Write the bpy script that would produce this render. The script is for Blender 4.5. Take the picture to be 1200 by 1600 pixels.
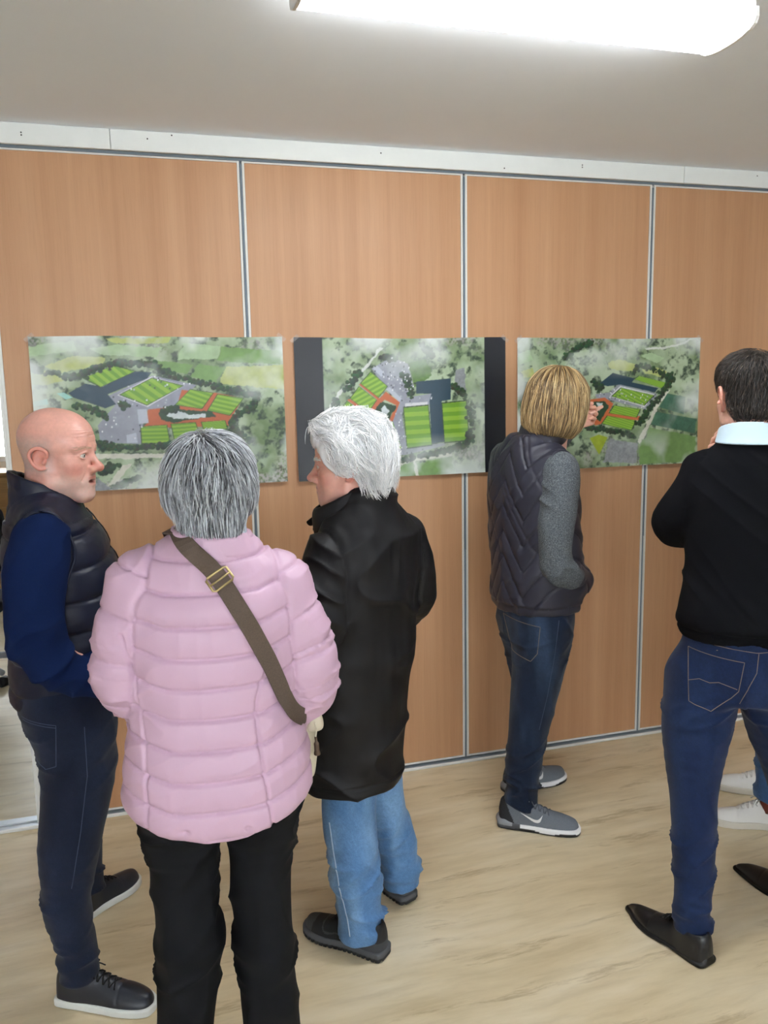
import bpy, math, random
import numpy as np
from mathutils import Vector, Matrix
from mathutils.bvhtree import BVHTree
from mathutils.kdtree import KDTree

for o in list(bpy.data.objects):
    bpy.data.objects.remove(o)
scene = bpy.context.scene
COL = scene.collection
f32 = np.float32

# ------------------------------------------------------------------ camera
PITCH, ROLL, YAW = 0.150228, -0.018998, 0.279245
cam_d = bpy.data.cameras.new('camera')
cam_d.sensor_fit = 'VERTICAL'
cam_d.sensor_height = 36.0
cam_d.lens = 36.0 * 1270.0 / 1600.0
cam_d.clip_start = 0.05
cam = bpy.data.objects.new('camera', cam_d)
COL.objects.link(cam)
fw = Vector((math.sin(YAW) * math.cos(PITCH), math.cos(YAW) * math.cos(PITCH), -math.sin(PITCH)))
r0 = Vector((math.cos(YAW), -math.sin(YAW), 0)); u0 = r0.cross(fw)
rr = r0 * math.cos(ROLL) + u0 * math.sin(ROLL); uu = rr.cross(fw)
m = Matrix((rr, uu, -fw)).transposed().to_4x4()
m.translation = Vector((0, 0, 1.75))
cam.matrix_world = m
scene.camera = cam
cam_d.dof.use_dof = True
cam_d.dof.focus_distance = 2.2
cam_d.dof.aperture_fstop = 9.0

# ------------------------------------------------------------------ world, daylight, exposure (sky through the rear windows behind the camera; the portals only guide sampling)
world = bpy.data.worlds.new('sky')
scene.world = world
world.use_nodes = True
bg = world.node_tree.nodes['Background']
bg.inputs['Color'].default_value = (0.88, 0.94, 1.0, 1)
bg.inputs['Strength'].default_value = 9.5
scene.view_settings.view_transform = 'Standard'
scene.view_settings.look = 'None'
scene.view_settings.gamma = 1.0
scene.view_settings.use_curve_mapping = False
scene.view_settings.exposure = 0.63
LAMP_POWER = 17.0          # emission strength of the luminaire diffusers

def portal(loc, rot, sx, sy):
    d = bpy.data.lights.new('window_rear_offscreen', 'AREA')
    d.shape = 'RECTANGLE'; d.size = sx; d.size_y = sy
    d.cycles.is_portal = True
    o = bpy.data.objects.new('window_rear_offscreen', d)
    o.location = loc; o.rotation_euler = rot
    COL.objects.link(o)
for wx in (-2.6, 0.0, 2.6):
    portal((wx, -3.58, 1.65), (math.radians(90), 0, 0), 1.9, 1.3)
# ------------------------------------------------------------------ helpers: colours and materials
def lin(c):
    return tuple((v / 255 / 12.92) if v <= 10 else ((v / 255 + 0.055) / 1.055) ** 2.4 for v in c[:3])

class NT:
    """small wrapper to wire shader nodes"""
    def __init__(s, name):
        s.m = bpy.data.materials.new(name); s.m.use_nodes = True
        s.t = s.m.node_tree; s.b = s.t.nodes['Principled BSDF']
    def n(s, kind, **kw):
        x = s.t.nodes.new(kind)
        for k, v in kw.items():
            if k in x.inputs: x.inputs[k].default_value = v
            else: setattr(x, k, v)
        return x
    def l(s, a, b): s.t.links.new(a, b)
    def coord(s, scale=(1, 1, 1), kind='Object'):
        tc = s.n('ShaderNodeTexCoord'); mp = s.n('ShaderNodeMapping'); mp.inputs['Scale'].default_value = scale
        s.l(tc.outputs[kind], mp.inputs['Vector']); return mp.outputs['Vector']
    def noise(s, vec, scale, detail=4, rough=0.55):
        x = s.n('ShaderNodeTexNoise'); x.inputs['Scale'].default_value = scale
        x.inputs['Detail'].default_value = detail; x.inputs['Roughness'].default_value = rough
        s.l(vec, x.inputs['Vector']); return x.outputs['Fac']
    def ramp(s, fac, stops):
        x = s.n('ShaderNodeValToRGB'); e = x.color_ramp.elements
        while len(e) < len(stops): e.new(0.5)
        for k, (p, c) in enumerate(stops): e[k].position = p; e[k].color = (*c, 1)
        s.l(fac, x.inputs['Fac']); return x.outputs['Color']
    def mix(s, fac, a, b, mode='MIX'):
        x = s.n('ShaderNodeMix'); x.data_type = 'RGBA'; x.blend_type = mode
        for sock, v in ((x.inputs[0], fac), (x.inputs[6], a), (x.inputs[7], b)):
            if isinstance(v, (int, float)): sock.default_value = v
            elif isinstance(v, tuple): sock.default_value = (*v, 1)
            else: s.l(v, sock)
        return x.outputs[2]
    def bump(s, fac, strength, dist=0.002):
        x = s.n('ShaderNodeBump'); x.inputs['Strength'].default_value = strength; x.inputs['Distance'].default_value = dist
        s.l(fac, x.inputs['Height']); s.l(x.outputs['Normal'], s.b.inputs['Normal'])

def mat(name, rgb, rough=0.6, attr=False, noise=None, bump=None, spec=0.4, metallic=0.0, sheen=0.0, sss=0.0):
    t = NT(name); b = t.b
    b.inputs['Roughness'].default_value = rough; b.inputs['Metallic'].default_value = metallic
    b.inputs['Specular IOR Level'].default_value = spec
    if sheen: b.inputs['Sheen Weight'].default_value = sheen; b.inputs['Sheen Roughness'].default_value = 0.5
    if sss:
        b.inputs['Subsurface Weight'].default_value = sss; b.inputs['Subsurface Radius'].default_value = (1, .35, .2)
        b.inputs['Subsurface Scale'].default_value = 0.006
    c = lin(rgb)
    src = None
    if attr:
        a = t.n('ShaderNodeVertexColor'); a.layer_name = 'Col'; src = a.outputs['Color']
    if noise:
        sc, amt = noise[:2]; stretch = noise[2] if len(noise) > 2 else (1, 1, 1)
        f = t.noise(t.coord(stretch), sc, 3)
        lo = tuple(max(0, v * (1 - amt)) for v in (c if not attr else (1, 1, 1))); hi = tuple(v * (1 + amt) for v in (c if not attr else (1, 1, 1)))
        rc = t.ramp(f, [(0.3, lo), (0.7, hi)])
        src = rc if src is None else t.mix(1.0, src, rc, 'MULTIPLY')
    if src is not None: t.l(src, b.inputs['Base Color'])
    else: b.inputs['Base Color'].default_value = (*c, 1)
    if bump:
        t.bump(t.noise(t.coord(), bump[0], 3), bump[1], bump[2] if len(bump) > 2 else 0.002)
    return t.m

# ------------------------------------------------------------------ helpers: objects
def tag(o, label=None, cat=None, group=None, kind=None):
    if label: o['label'] = label
    if cat: o['category'] = cat
    if group: o['group'] = group
    if kind: o['kind'] = kind
    return o

def mesh_data(name, V, Q, material, col=None, smooth=True, T=None):
    """mesh from numpy verts, quads (n,4) and optional triangles"""
    V = np.asarray(V, f32)
    Q = np.asarray(Q, np.int32).reshape(-1, 4) if Q is not None else np.zeros((0, 4), np.int32)
    T = np.asarray(T, np.int32).reshape(-1, 3) if T is not None else np.zeros((0, 3), np.int32)
    me = bpy.data.meshes.new(name)
    me.vertices.add(len(V)); me.vertices.foreach_set('co', V.ravel())
    nl = Q.size + T.size
    me.loops.add(nl); me.loops.foreach_set('vertex_index', np.concatenate([Q.ravel(), T.ravel()]))
    me.polygons.add(len(Q) + len(T))
    st = np.concatenate([np.arange(len(Q)) * 4, Q.size + np.arange(len(T)) * 3]).astype(np.int32)
    me.polygons.foreach_set('loop_start', st)
    me.update(calc_edges=True)
    me.polygons.foreach_set('use_smooth', np.full(len(Q) + len(T), smooth))
    if col is not None:
        a = me.color_attributes.new('Col', 'FLOAT_COLOR', 'POINT')
        c4 = np.ones((len(V), 4), f32); c4[:, :3] = col
        a.data.foreach_set('color', c4.ravel())
    if material: me.materials.append(material)
    me.validate()
    return me

def link(name, me, parent=None, loc=None, rotz=None):
    o = bpy.data.objects.new(name, me)
    COL.objects.link(o)
    if parent: o.parent = parent
    if loc is not None: o.location = loc
    if rotz is not None: o.rotation_euler = (0, 0, rotz)
    return o

def box_vq(lo, hi, bev=0.0):
    """box with bevelled edges (24-vertex chamfer) or a plain one"""
    lo = np.array(lo, float); hi = np.array(hi, float)
    if bev <= 0:
        V = [[(lo, hi)[i][0], (lo, hi)[j][1], (lo, hi)[k][2]] for i in (0, 1) for j in (0, 1) for k in (0, 1)]
        return np.array(V), np.array([[0, 1, 3, 2], [4, 6, 7, 5], [0, 4, 5, 1], [2, 3, 7, 6], [0, 2, 6, 4], [1, 5, 7, 3]]), None
    b = min(bev, 0.49 * (hi - lo).min()); c = (lo + hi) / 2; e = (hi - lo) / 2
    V = []; idx = {}
    for sx in (-1, 1):
        for sy in (-1, 1):
            for sz in (-1, 1):
                s = (sx, sy, sz)
                for a in range(3):
                    p = [c[i] + s[i] * (e[i] - (0 if i == a else b)) for i in range(3)]
                    idx[(sx, sy, sz, a)] = len(V); V.append(p)
    Q = []; T = []
    for a in range(3):
        o1, o2 = [(1, 2), (2, 0), (0, 1)][a]
        for s in (-1, 1):
            ring = []
            for (p, q) in ((-1, -1), (1, -1), (1, 1), (-1, 1)):
                k = [0, 0, 0]; k[a] = s; k[o1] = p; k[o2] = q
                ring.append(idx[(*k, a)])
            Q.append(ring if s > 0 else ring[::-1])
    for a in range(3):          # edges along axis a join faces o1 and o2
        o1, o2 = [(1, 2), (2, 0), (0, 1)][a]
        for p in (-1, 1):
            for q in (-1, 1):
                r = []
                for s, f in ((-1, o1), (1, o1), (1, o2), (-1, o2)):
                    k = [0, 0, 0]; k[a] = s; k[o1] = p; k[o2] = q
                    r.append(idx[(*k, f)])
                Q.append(r if p * q > 0 else r[::-1])
    for sx in (-1, 1):
        for sy in (-1, 1):
            for sz in (-1, 1):
                t = [idx[(sx, sy, sz, a)] for a in range(3)]
                T.append(t if sx * sy * sz > 0 else t[::-1])
    return np.array(V), np.array(Q), np.array(T)

def box(name, lo, hi, material, parent=None, bev=0.0):
    V, Q, T = box_vq(lo, hi, bev)
    return link(name, mesh_data(name, V, Q, material, smooth=False, T=T), parent)

def join_vq(parts):
    V = []; Q = []; n = 0
    for v, q in parts:
        V.append(np.asarray(v)); Q.append(np.asarray(q) + n); n += len(v)
    return np.concatenate(V), np.concatenate(Q)

def crom(P, n=6):
    """Catmull-Rom resampling of rows"""
    P = np.asarray(P, float)
    if len(P) < 3: 
        t = np.linspace(0, 1, n + 1)[:, None]; return P[0] * (1 - t) + P[1] * t
    E = np.vstack([2 * P[0] - P[1], P, 2 * P[-1] - P[-2]]); out = []
    for i in range(len(P) - 1):
        p0, p1, p2, p3 = E[i:i + 4]
        for t in np.arange(n) / n:
            out.append(0.5 * (2 * p1 + (p2 - p0) * t + (2 * p0 - 5 * p1 + 4 * p2 - p3) * t * t + (3 * p1 - p0 - 3 * p2 + p3) * t ** 3))
    out.append(P[-1]); return np.array(out)

def tube_vq(P, r, ns=6, closed=False):
    P = np.asarray(P, float); n = len(P); r = np.broadcast_to(np.asarray(r, float), (n,))
    Tn = np.roll(P, -1, 0) - np.roll(P, 1, 0) if closed else np.gradient(P, axis=0)
    Tn /= np.linalg.norm(Tn, axis=1)[:, None] + 1e-9
    ref = np.array([0, 0, 1.0]) if abs(Tn[:, 2]).mean() < 0.8 else np.array([1.0, 0, 0])
    A = np.cross(Tn, ref); A /= np.linalg.norm(A, axis=1)[:, None] + 1e-9
    B = np.cross(Tn, A)
    th = np.arange(ns) * 2 * np.pi / ns
    V = (P[:, None] + r[:, None, None] * (A[:, None] * np.cos(th)[None, :, None] + B[:, None] * np.sin(th)[None, :, None])).reshape(-1, 3)
    Q = []
    for i in range(n if closed else n - 1):
        for j in range(ns):
            a = i * ns + j; b = i * ns + (j + 1) % ns; i2 = (i + 1) % n
            Q.append([a, i2 * ns + j, i2 * ns + (j + 1) % ns, b])
    if not closed:
        V = np.vstack([V, P[0], P[-1]])
        for j in range(ns):
            Q.append([j, (j + 1) % ns, n * ns, n * ns]); k = (n - 1) * ns
            Q.append([k + (j + 1) % ns, k + j, n * ns + 1, n * ns + 1])
    return V, np.array(Q)

def fixq(Q):
    """split degenerate quads into triangles"""
    Q = np.asarray(Q); d = Q[:, 2] == Q[:, 3]
    return Q[~d], Q[d][:, :3]

def tube(name, P, r, material, parent=None, ns=6, closed=False):
    V, Q = tube_vq(P, r, ns, closed); q, t = fixq(Q)
    return link(name, mesh_data(name, V, q, material, T=t), parent)

def vq_obj(name, V, Q, material, parent=None, col=None, smooth=True):
    q, t = fixq(np.asarray(Q))
    return link(name, mesh_data(name, V, q, material, col=col, smooth=smooth, T=t), parent)

# ------------------------------------------------------------------ helpers: noise
def _hash(i, j, k, seed):
    n = (i.astype(np.int64) * 374761393 + j.astype(np.int64) * 668265263 + k.astype(np.int64) * 2147483647 + seed * 1274126177) & 0xffffffff
    n = ((n ^ (n >> 13)) * 1274126177) & 0xffffffff
    return ((n ^ (n >> 16)) & 0xffff).astype(f32) / 65535.0
def vnoise(P, seed=0):
    P = np.asarray(P, f32); I = np.floor(P).astype(np.int64); t = P - I; t = t * t * (3 - 2 * t)
    out = 0
    for a in (0, 1):
        for b in (0, 1):
            for c in (0, 1):
                w = (t[:, 0] if a else 1 - t[:, 0]) * (t[:, 1] if b else 1 - t[:, 1]) * (t[:, 2] if c else 1 - t[:, 2])
                out = out + w * _hash(I[:, 0] + a, I[:, 1] + b, I[:, 2] + c, seed)
    return out
def fbm(P, seed=0, oct=3):
    P = np.asarray(P, f32); s = 0; a = 0.5; tot = 0
    for k in range(oct):
        s = s + a * vnoise(P * 2 ** k, seed + k * 17); tot += a; a *= 0.5
    return s / tot
def ridged(P, seed=0):
    return 1 - np.abs(2 * vnoise(P, seed) - 1)

# ------------------------------------------------------------------ helpers: distance-field modelling
def smin(a, b, k):
    if k <= 0: return np.minimum(a, b)
    h = np.maximum(k - np.abs(a - b), 0) / k
    return np.minimum(a, b) - h * h * k * 0.25

def cap(a, b, ra, rb=None, flat=None):
    a = np.array(a, f32); b = np.array(b, f32); rb = ra if rb is None else rb
    ab = b - a; L2 = float(ab @ ab) + 1e-12
    def fn(X, Y, Z):
        x = X - a[0]; y = Y - a[1]; z = Z - a[2]
        t = np.clip((x * ab[0] + y * ab[1] + z * ab[2]) / L2, 0, 1)
        x = x - t * ab[0]; y = y - t * ab[1]; z = z - t * ab[2]
        r = ra + (rb - ra) * t
        if flat is None: return np.sqrt(x * x + y * y + z * z) - r
        d, s = flat; q = (x * d[0] + y * d[1] + z * d[2]) * (1 / s - 1)
        l0 = np.sqrt(x * x + y * y + z * z) + 1e-6
        x = x + q * d[0]; y = y + q * d[1]; z = z + q * d[2]; l1 = np.sqrt(x * x + y * y + z * z) + 1e-6
        return (l1 - r) * l0 / l1
    R = max(ra, rb)
    return fn, np.minimum(a, b) - R, np.maximum(a, b) + R

def ell(c, r, rot=None):
    c = np.array(c, f32); r = np.array(r, f32) * np.ones(3, f32)
    M = np.array(rot, f32) if rot is not None else None      # rows: local axes
    def fn(X, Y, Z):
        x = X - c[0]; y = Y - c[1]; z = Z - c[2]
        if M is not None: x, y, z = (M[i, 0] * x + M[i, 1] * y + M[i, 2] * z for i in range(3))
        k0 = np.sqrt((x / r[0]) ** 2 + (y / r[1]) ** 2 + (z / r[2]) ** 2)
        k1 = np.sqrt((x / r[0] ** 2) ** 2 + (y / r[1] ** 2) ** 2 + (z / r[2] ** 2) ** 2) + 1e-6
        return k0 * (k0 - 1) / k1
    R = r.max() if M is not None else r
    return fn, c - R, c + R

def stack(rows, axis=2, pw=2.0, cap_k=0.015):
    """lofted ellipses: rows (t, c1, c2, r1, r2[, yaw]) along an axis"""
    rows = np.array([list(r) + [0] * (6 - len(r)) for r in rows], float)
    rows = rows[np.argsort(rows[:, 0])]; S = crom(rows, 6)
    o = np.argsort(S[:, 0]); S = S[o]; t0, t1 = rows[0, 0], rows[-1, 0]
    def fn(X, Y, Z):
        A = [X, Y, Z]; t = A[axis]; u, v = [(Y, Z), (X, Z), (X, Y)][axis]
        tf = np.asarray(t).ravel(); sh = np.asarray(t).shape
        I = [np.interp(tf, S[:, 0], S[:, k]).reshape(sh).astype(f32) for k in range(1, 6)]
        du = u - I[0]; dv = v - I[1]
        if abs(rows[:, 5]).max() > 0:
            c, s = np.cos(I[4]), np.sin(I[4]); du, dv = c * du + s * dv, -s * du + c * dv
        r1 = np.maximum(I[2], 1e-3); r2 = np.maximum(I[3], 1e-3)
        if pw == 2.0:
            k0 = np.sqrt((du / r1) ** 2 + (dv / r2) ** 2); k1 = np.sqrt((du / r1 ** 2) ** 2 + (dv / r2 ** 2) ** 2) + 1e-6
            d = k0 * (k0 - 1) / k1
        else:
            k0 = ((np.abs(du) / r1) ** pw + (np.abs(dv) / r2) ** pw) ** (1 / pw); d = (k0 - 1) * np.minimum(r1, r2)
        return -smin(-d, -np.maximum(t0 - t, t - t1) + 0 * d, cap_k)
    R = rows[:, 3:5].max(); lo = np.zeros(3); hi = np.zeros(3)
    ax = [(1, 2), (0, 2), (0, 1)][axis]
    lo[axis] = t0; hi[axis] = t1
    for k, a in enumerate(ax): lo[a] = rows[:, 1 + k].min() - R; hi[a] = rows[:, 1 + k].max() + R
    return fn, lo, hi

def slab(axis, lim, sign):
    """half space: keeps sign*(coord-lim)<0"""
    def fn(X, Y, Z): return sign * ([X, Y, Z][axis] - lim) + 0 * (X + Y + Z)
    return fn, np.full(3, -9.), np.full(3, 9.)

class SDF:
    def __init__(s, lo, hi, h):
        s.h = h; s.lo = np.array(lo, f32)
        s.ax = [np.arange(lo[i], hi[i] + h, h, dtype=f32) for i in range(3)]
        s.D = np.full([len(a) for a in s.ax], 0.5, f32)
    def _sl(s, lo, hi, pad):
        out = []
        for i in range(3):
            a = int(max(0, math.floor((lo[i] - pad - s.lo[i]) / s.h))); b = int(min(len(s.ax[i]), math.ceil((hi[i] + pad - s.lo[i]) / s.h) + 1))
            if b <= a: return None
            out.append(slice(a, b))
        return tuple(out)
    def _ev(s, pr, pad):
        fn, lo, hi = pr; sl = s._sl(lo, hi, pad)
        if sl is None: return None, None
        X = s.ax[0][sl[0]][:, None, None]; Y = s.ax[1][sl[1]][None, :, None]; Z = s.ax[2][sl[2]][None, None, :]
        return sl, fn(X, Y, Z).astype(f32)
    def add(s, pr, k=0.0):
        sl, d = s._ev(pr, k + 3 * s.h)
        if sl: s.D[sl] = smin(s.D[sl], d, k)
        return s
    def sub(s, pr, k=0.0):
        sl, d = s._ev(pr, k + 3 * s.h)
        if sl: s.D[sl] = -smin(-s.D[sl], d, k)
        return s
    def cut(s, pr, k=0.0):
        sl, d = s._ev(pr, 0); s.D[sl] = -smin(-s.D[sl], -d, k); return s
    def chain(s, P, r, k=0.0, n=4, flat=None):
        R = np.column_stack([np.asarray(P, float), np.asarray(r, float) * np.ones(len(P))]); S = crom(R, n)
        lo = (S[:, :3] - S[:, 3:]).min(0); hi = (S[:, :3] + S[:, 3:]).max(0)
        fns = [cap(S[i, :3], S[i + 1, :3], S[i, 3], S[i + 1, 3], flat)[0] for i in range(len(S) - 1)]
        def fn(X, Y, Z):
            d = fns[0](X, Y, Z)
            for f in fns[1:]: d = np.minimum(d, f(X, Y, Z))
            return d
        s.add((fn, lo, hi), k); return (fn, lo, hi)
    def mesh(s):
        D = s.D; S = D < 0
        S[0] = S[-1] = False; S[:, 0] = S[:, -1] = False; S[:, :, 0] = S[:, :, -1] = False
        c = sum(S[a:S.shape[0] - 1 + a, b:S.shape[1] - 1 + b, e:S.shape[2] - 1 + e].astype(np.int8) for a in (0, 1) for b in (0, 1) for e in (0, 1))
        I = np.argwhere((c > 0) & (c < 8)); idx = np.full(c.shape, -1, np.int32); idx[tuple(I.T)] = np.arange(len(I))
        acc = np.zeros((len(I), 3), f32); cnt = np.zeros(len(I), f32)
        cor = [(a, b, e) for a in (0, 1) for b in (0, 1) for e in (0, 1)]
        val = {q: D[I[:, 0] + q[0], I[:, 1] + q[1], I[:, 2] + q[2]] for q in cor}
        sg = {q: S[I[:, 0] + q[0], I[:, 1] + q[1], I[:, 2] + q[2]] for q in cor}
        for ax in range(3):
            for q in cor:
                if q[ax]: continue
                q2 = list(q); q2[ax] = 1; q2 = tuple(q2)
                m_ = sg[q] != sg[q2]; t = np.clip(val[q] / (val[q] - val[q2] + 1e-12), 0, 1)
                p = np.array(q, f32)[None].repeat(len(I), 0); p[:, ax] = t
                acc[m_] += p[m_]; cnt[m_] += 1
        V = s.lo + (I + acc / cnt[:, None]) * s.h
        Q = []
        for ax in range(3):
            o1, o2 = [(1, 2), (2, 0), (0, 1)][ax]
            a = [slice(None)] * 3; b = [slice(None)] * 3; a[ax] = slice(0, -1); b[ax] = slice(1, None)
            A = S[tuple(a)]; B = S[tuple(b)]; E = np.argwhere(A != B)
            E = E[(E[:, o1] > 0) & (E[:, o2] > 0)]
            pos = A[tuple(E.T)]
            def cell(d1, d2):
                J = E.copy(); J[:, o1] -= d1; J[:, o2] -= d2; return idx[tuple(J.T)]
            q = np.column_stack([cell(1, 1), cell(0, 1), cell(0, 0), cell(1, 0)])
            q[~pos] = q[~pos][:, ::-1]; Q.append(q)
        return V.astype(f32), np.concatenate(Q)
    def at(s, P):
        """trilinear value at points"""
        q = (np.asarray(P, f32) - s.lo) / s.h
        q = np.clip(q, 0, np.array(s.D.shape) - 1.001); i = q.astype(int); t = q - i; out = 0
        for a in (0, 1):
            for b in (0, 1):
                for c in (0, 1):
                    w = (t[:, 0] if a else 1 - t[:, 0]) * (t[:, 1] if b else 1 - t[:, 1]) * (t[:, 2] if c else 1 - t[:, 2])
                    out = out + w * s.D[i[:, 0] + a, i[:, 1] + b, i[:, 2] + c]
        return out
    def grad(s, P):
        e = s.h; G = np.column_stack([s.at(P + np.eye(3)[k] * e) - s.at(P - np.eye(3)[k] * e) for k in range(3)])
        return G / (np.linalg.norm(G, axis=1)[:, None] + 1e-9)

def fval(pr, V):
    return pr[0](V[:, 0], V[:, 1], V[:, 2])

def normals(V, Q):
    a, b, c, d = (V[Q[:, k]] for k in range(4)); n = np.cross(c - a, d - b); N = np.zeros_like(V)
    for k in range(4):
        for ax in range(3): N[:, ax] += np.bincount(Q[:, k], n[:, ax], len(V)).astype(f32)
    return N / (np.linalg.norm(N, axis=1)[:, None] + 1e-12)

def relax(V, Q, it=1, lam=0.5):
    for _ in range(it):
        S = np.zeros_like(V); C = np.zeros(len(V), f32)
        for k in range(4):
            a = Q[:, k]; b = Q[:, (k + 1) % 4]
            for ax in range(3): S[:, ax] += (np.bincount(a, V[b, ax], len(V)) + np.bincount(b, V[a, ax], len(V))).astype(f32)
            C += (np.bincount(a, minlength=len(V)) + np.bincount(b, minlength=len(V))).astype(f32)
        V = V + lam * (S / np.maximum(C, 1)[:, None] - V)
    return V

def groove(V, paths, width, depth):
    """displacement (negative) near polylines: returns per-vertex amount"""
    pts = np.concatenate([crom(p, max(2, int(np.ceil(np.linalg.norm(np.diff(np.asarray(p, float), axis=0), axis=1).max() / 0.004)))) for p in paths])
    kd = KDTree(len(pts))
    for i, p in enumerate(pts): kd.insert(p, i)
    kd.balance()
    lo = pts.min(0) - 4 * width; hi = pts.max(0) + 4 * width
    sel = np.nonzero(((V > lo) & (V < hi)).all(1))[0]; out = np.zeros(len(V), f32)
    for i in sel:
        d = kd.find(V[i])[2]
        if d < 4 * width: out[i] = -depth * math.exp(-(d / width) ** 2)
    return out

def bvh_of(V, Q):
    return BVHTree.FromPolygons([Vector(v) for v in V], [tuple(int(i) for i in q) for q in Q])

def drape(bvh, P, direction, off=0.0):
    """project points along a direction on to a surface (nearest point where the ray misses)"""
    out = []; d = Vector(direction).normalized()
    for p in P:
        h = bvh.ray_cast(Vector(p) - d * 1.5, d)
        if h[0] is None: h = bvh.find_nearest(Vector(p))
        n = h[1] if h[1].dot(d) < 0 else -h[1]
        out.append((*(h[0] + n * off), *n))
    return np.array(out)

def ribbon_vq(P, N, w, thick):
    """flat band along points with surface normals"""
    P = np.asarray(P); n = len(P); T = np.gradient(P, axis=0); T /= np.linalg.norm(T, axis=1)[:, None] + 1e-9
    S = np.cross(T, N); S /= np.linalg.norm(S, axis=1)[:, None] + 1e-9
    w = np.broadcast_to(np.asarray(w, float), (n,))[:, None] / 2
    V = np.stack([P - S * w, P + S * w, P + S * w + N * thick, P - S * w + N * thick], 1).reshape(-1, 3); Q = []
    for i in range(n - 1):
        for j in range(4): Q.append([i * 4 + j, i * 4 + (j + 1) % 4, i * 4 + 4 + (j + 1) % 4, i * 4 + 4 + j])
    Q += [[3, 2, 1, 0], [4 * n - 4, 4 * n - 3, 4 * n - 2, 4 * n - 1]]
    return V, np.array(Q)

def rot(yaw=0, pitch=0, roll=0):
    """columns: head axes in person space; yaw about z, pitch nods down, roll tilts"""
    return np.array((Matrix.Rotation(yaw, 3, 'Z') @ Matrix.Rotation(-pitch, 3, 'X') @ Matrix.Rotation(roll, 3, 'Y')), float)
# ------------------------------------------------------------------ room materials
def wood_mat():
    t = NT('beech_laminate'); b = t.b
    tc = t.n('ShaderNodeTexCoord'); oi = t.n('ShaderNodeObjectInfo')
    mul = t.n('ShaderNodeVectorMath', operation='SCALE'); cx = t.n('ShaderNodeCombineXYZ')
    t.l(oi.outputs['Random'], cx.inputs[0]); t.l(oi.outputs['Random'], cx.inputs[2])
    t.l(cx.outputs[0], mul.inputs[0]); mul.inputs['Scale'].default_value = 37.0
    add = t.n('ShaderNodeVectorMath', operation='ADD'); t.l(tc.outputs['Object'], add.inputs[0]); t.l(mul.outputs[0], add.inputs[1])
    def mapped(sc):
        mp = t.n('ShaderNodeMapping'); mp.inputs['Scale'].default_value = sc; t.l(add.outputs[0], mp.inputs['Vector']); return mp.outputs['Vector']
    broad = t.noise(mapped((9, 9, 0.25)), 1.0, 3)
    mid = t.noise(mapped((45, 45, 0.7)), 1.0, 4)
    fine = t.noise(mapped((260, 260, 6)), 1.0, 2)
    c1 = t.ramp(broad, [(0.28, lin((183, 137, 101))), (0.5, lin((191, 146, 109))), (0.72, lin((198, 154, 117)))])
    c2 = t.ramp(mid, [(0.30, (0.94, 0.93, 0.92)), (0.7, (1.03, 1.03, 1.03))])
    c3 = t.ramp(fine, [(0.28, (0.93, 0.92, 0.90)), (0.5, (1, 1, 1))])
    t.l(t.mix(1.0, t.mix(1.0, c1, c2, 'MULTIPLY'), c3, 'MULTIPLY'), b.inputs['Base Color'])
    b.inputs['Roughness'].default_value = 0.42; b.inputs['Specular IOR Level'].default_value = 0.35
    return t.m

def vinyl_mat():
    t = NT('marbled_vinyl'); b = t.b
    warp = t.n('ShaderNodeTexNoise'); warp.inputs['Scale'].default_value = 1.4; warp.inputs['Detail'].default_value = 4
    tc = t.n('ShaderNodeTexCoord'); t.l(tc.outputs['Object'], warp.inputs['Vector'])
    mixv = t.n('ShaderNodeMix'); mixv.data_type = 'VECTOR'; mixv.inputs[0].default_value = 0.10
    t.l(tc.outputs['Object'], mixv.inputs[4]); t.l(warp.outputs['Color'], mixv.inputs[5])
    def mapped(sc):
        mp = t.n('ShaderNodeMapping'); mp.inputs['Scale'].default_value = sc; mp.inputs['Rotation'].default_value = (0, 0, -0.10)
        t.l(mixv.outputs[1], mp.inputs['Vector']); return mp.outputs['Vector']
    s1 = t.noise(mapped((1.4, 7, 1)), 1.0, 6, 0.62)
    s2 = t.noise(mapped((4, 26, 1)), 1.0, 6, 0.6)
    s3 = t.noise(mapped((2.2, 17, 3)), 1.0, 8, 0.7)
    c = t.ramp(s1, [(0.30, lin((206, 187, 151))), (0.5, lin((219, 202, 168))), (0.7, lin((229, 215, 187)))])
    c2 = t.ramp(s2, [(0.33, (0.90, 0.885, 0.86)), (0.5, (1, 1, 1)), (0.68, (1.05, 1.055, 1.07))])
    c3 = t.ramp(s3, [(0.35, (0.74, 0.70, 0.64)), (0.43, (1, 1, 1))])
    cc = t.mix(1.0, t.mix(1.0, c, c2, 'MULTIPLY'), c3, 'MULTIPLY')
    pale = t.ramp(t.noise(mapped((1.1, 9, 9)), 1.0, 6, 0.65), [(0.66, (0, 0, 0)), (0.74, (0.7, 0.7, 0.7))])
    t.l(t.mix(pale, cc, lin((225, 222, 208))), b.inputs['Base Color'])
    b.inputs['Roughness'].default_value = 0.38; b.inputs['Specular IOR Level'].default_value = 0.4
    t.bump(s2, 0.05, 0.001)
    return t.m

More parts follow.
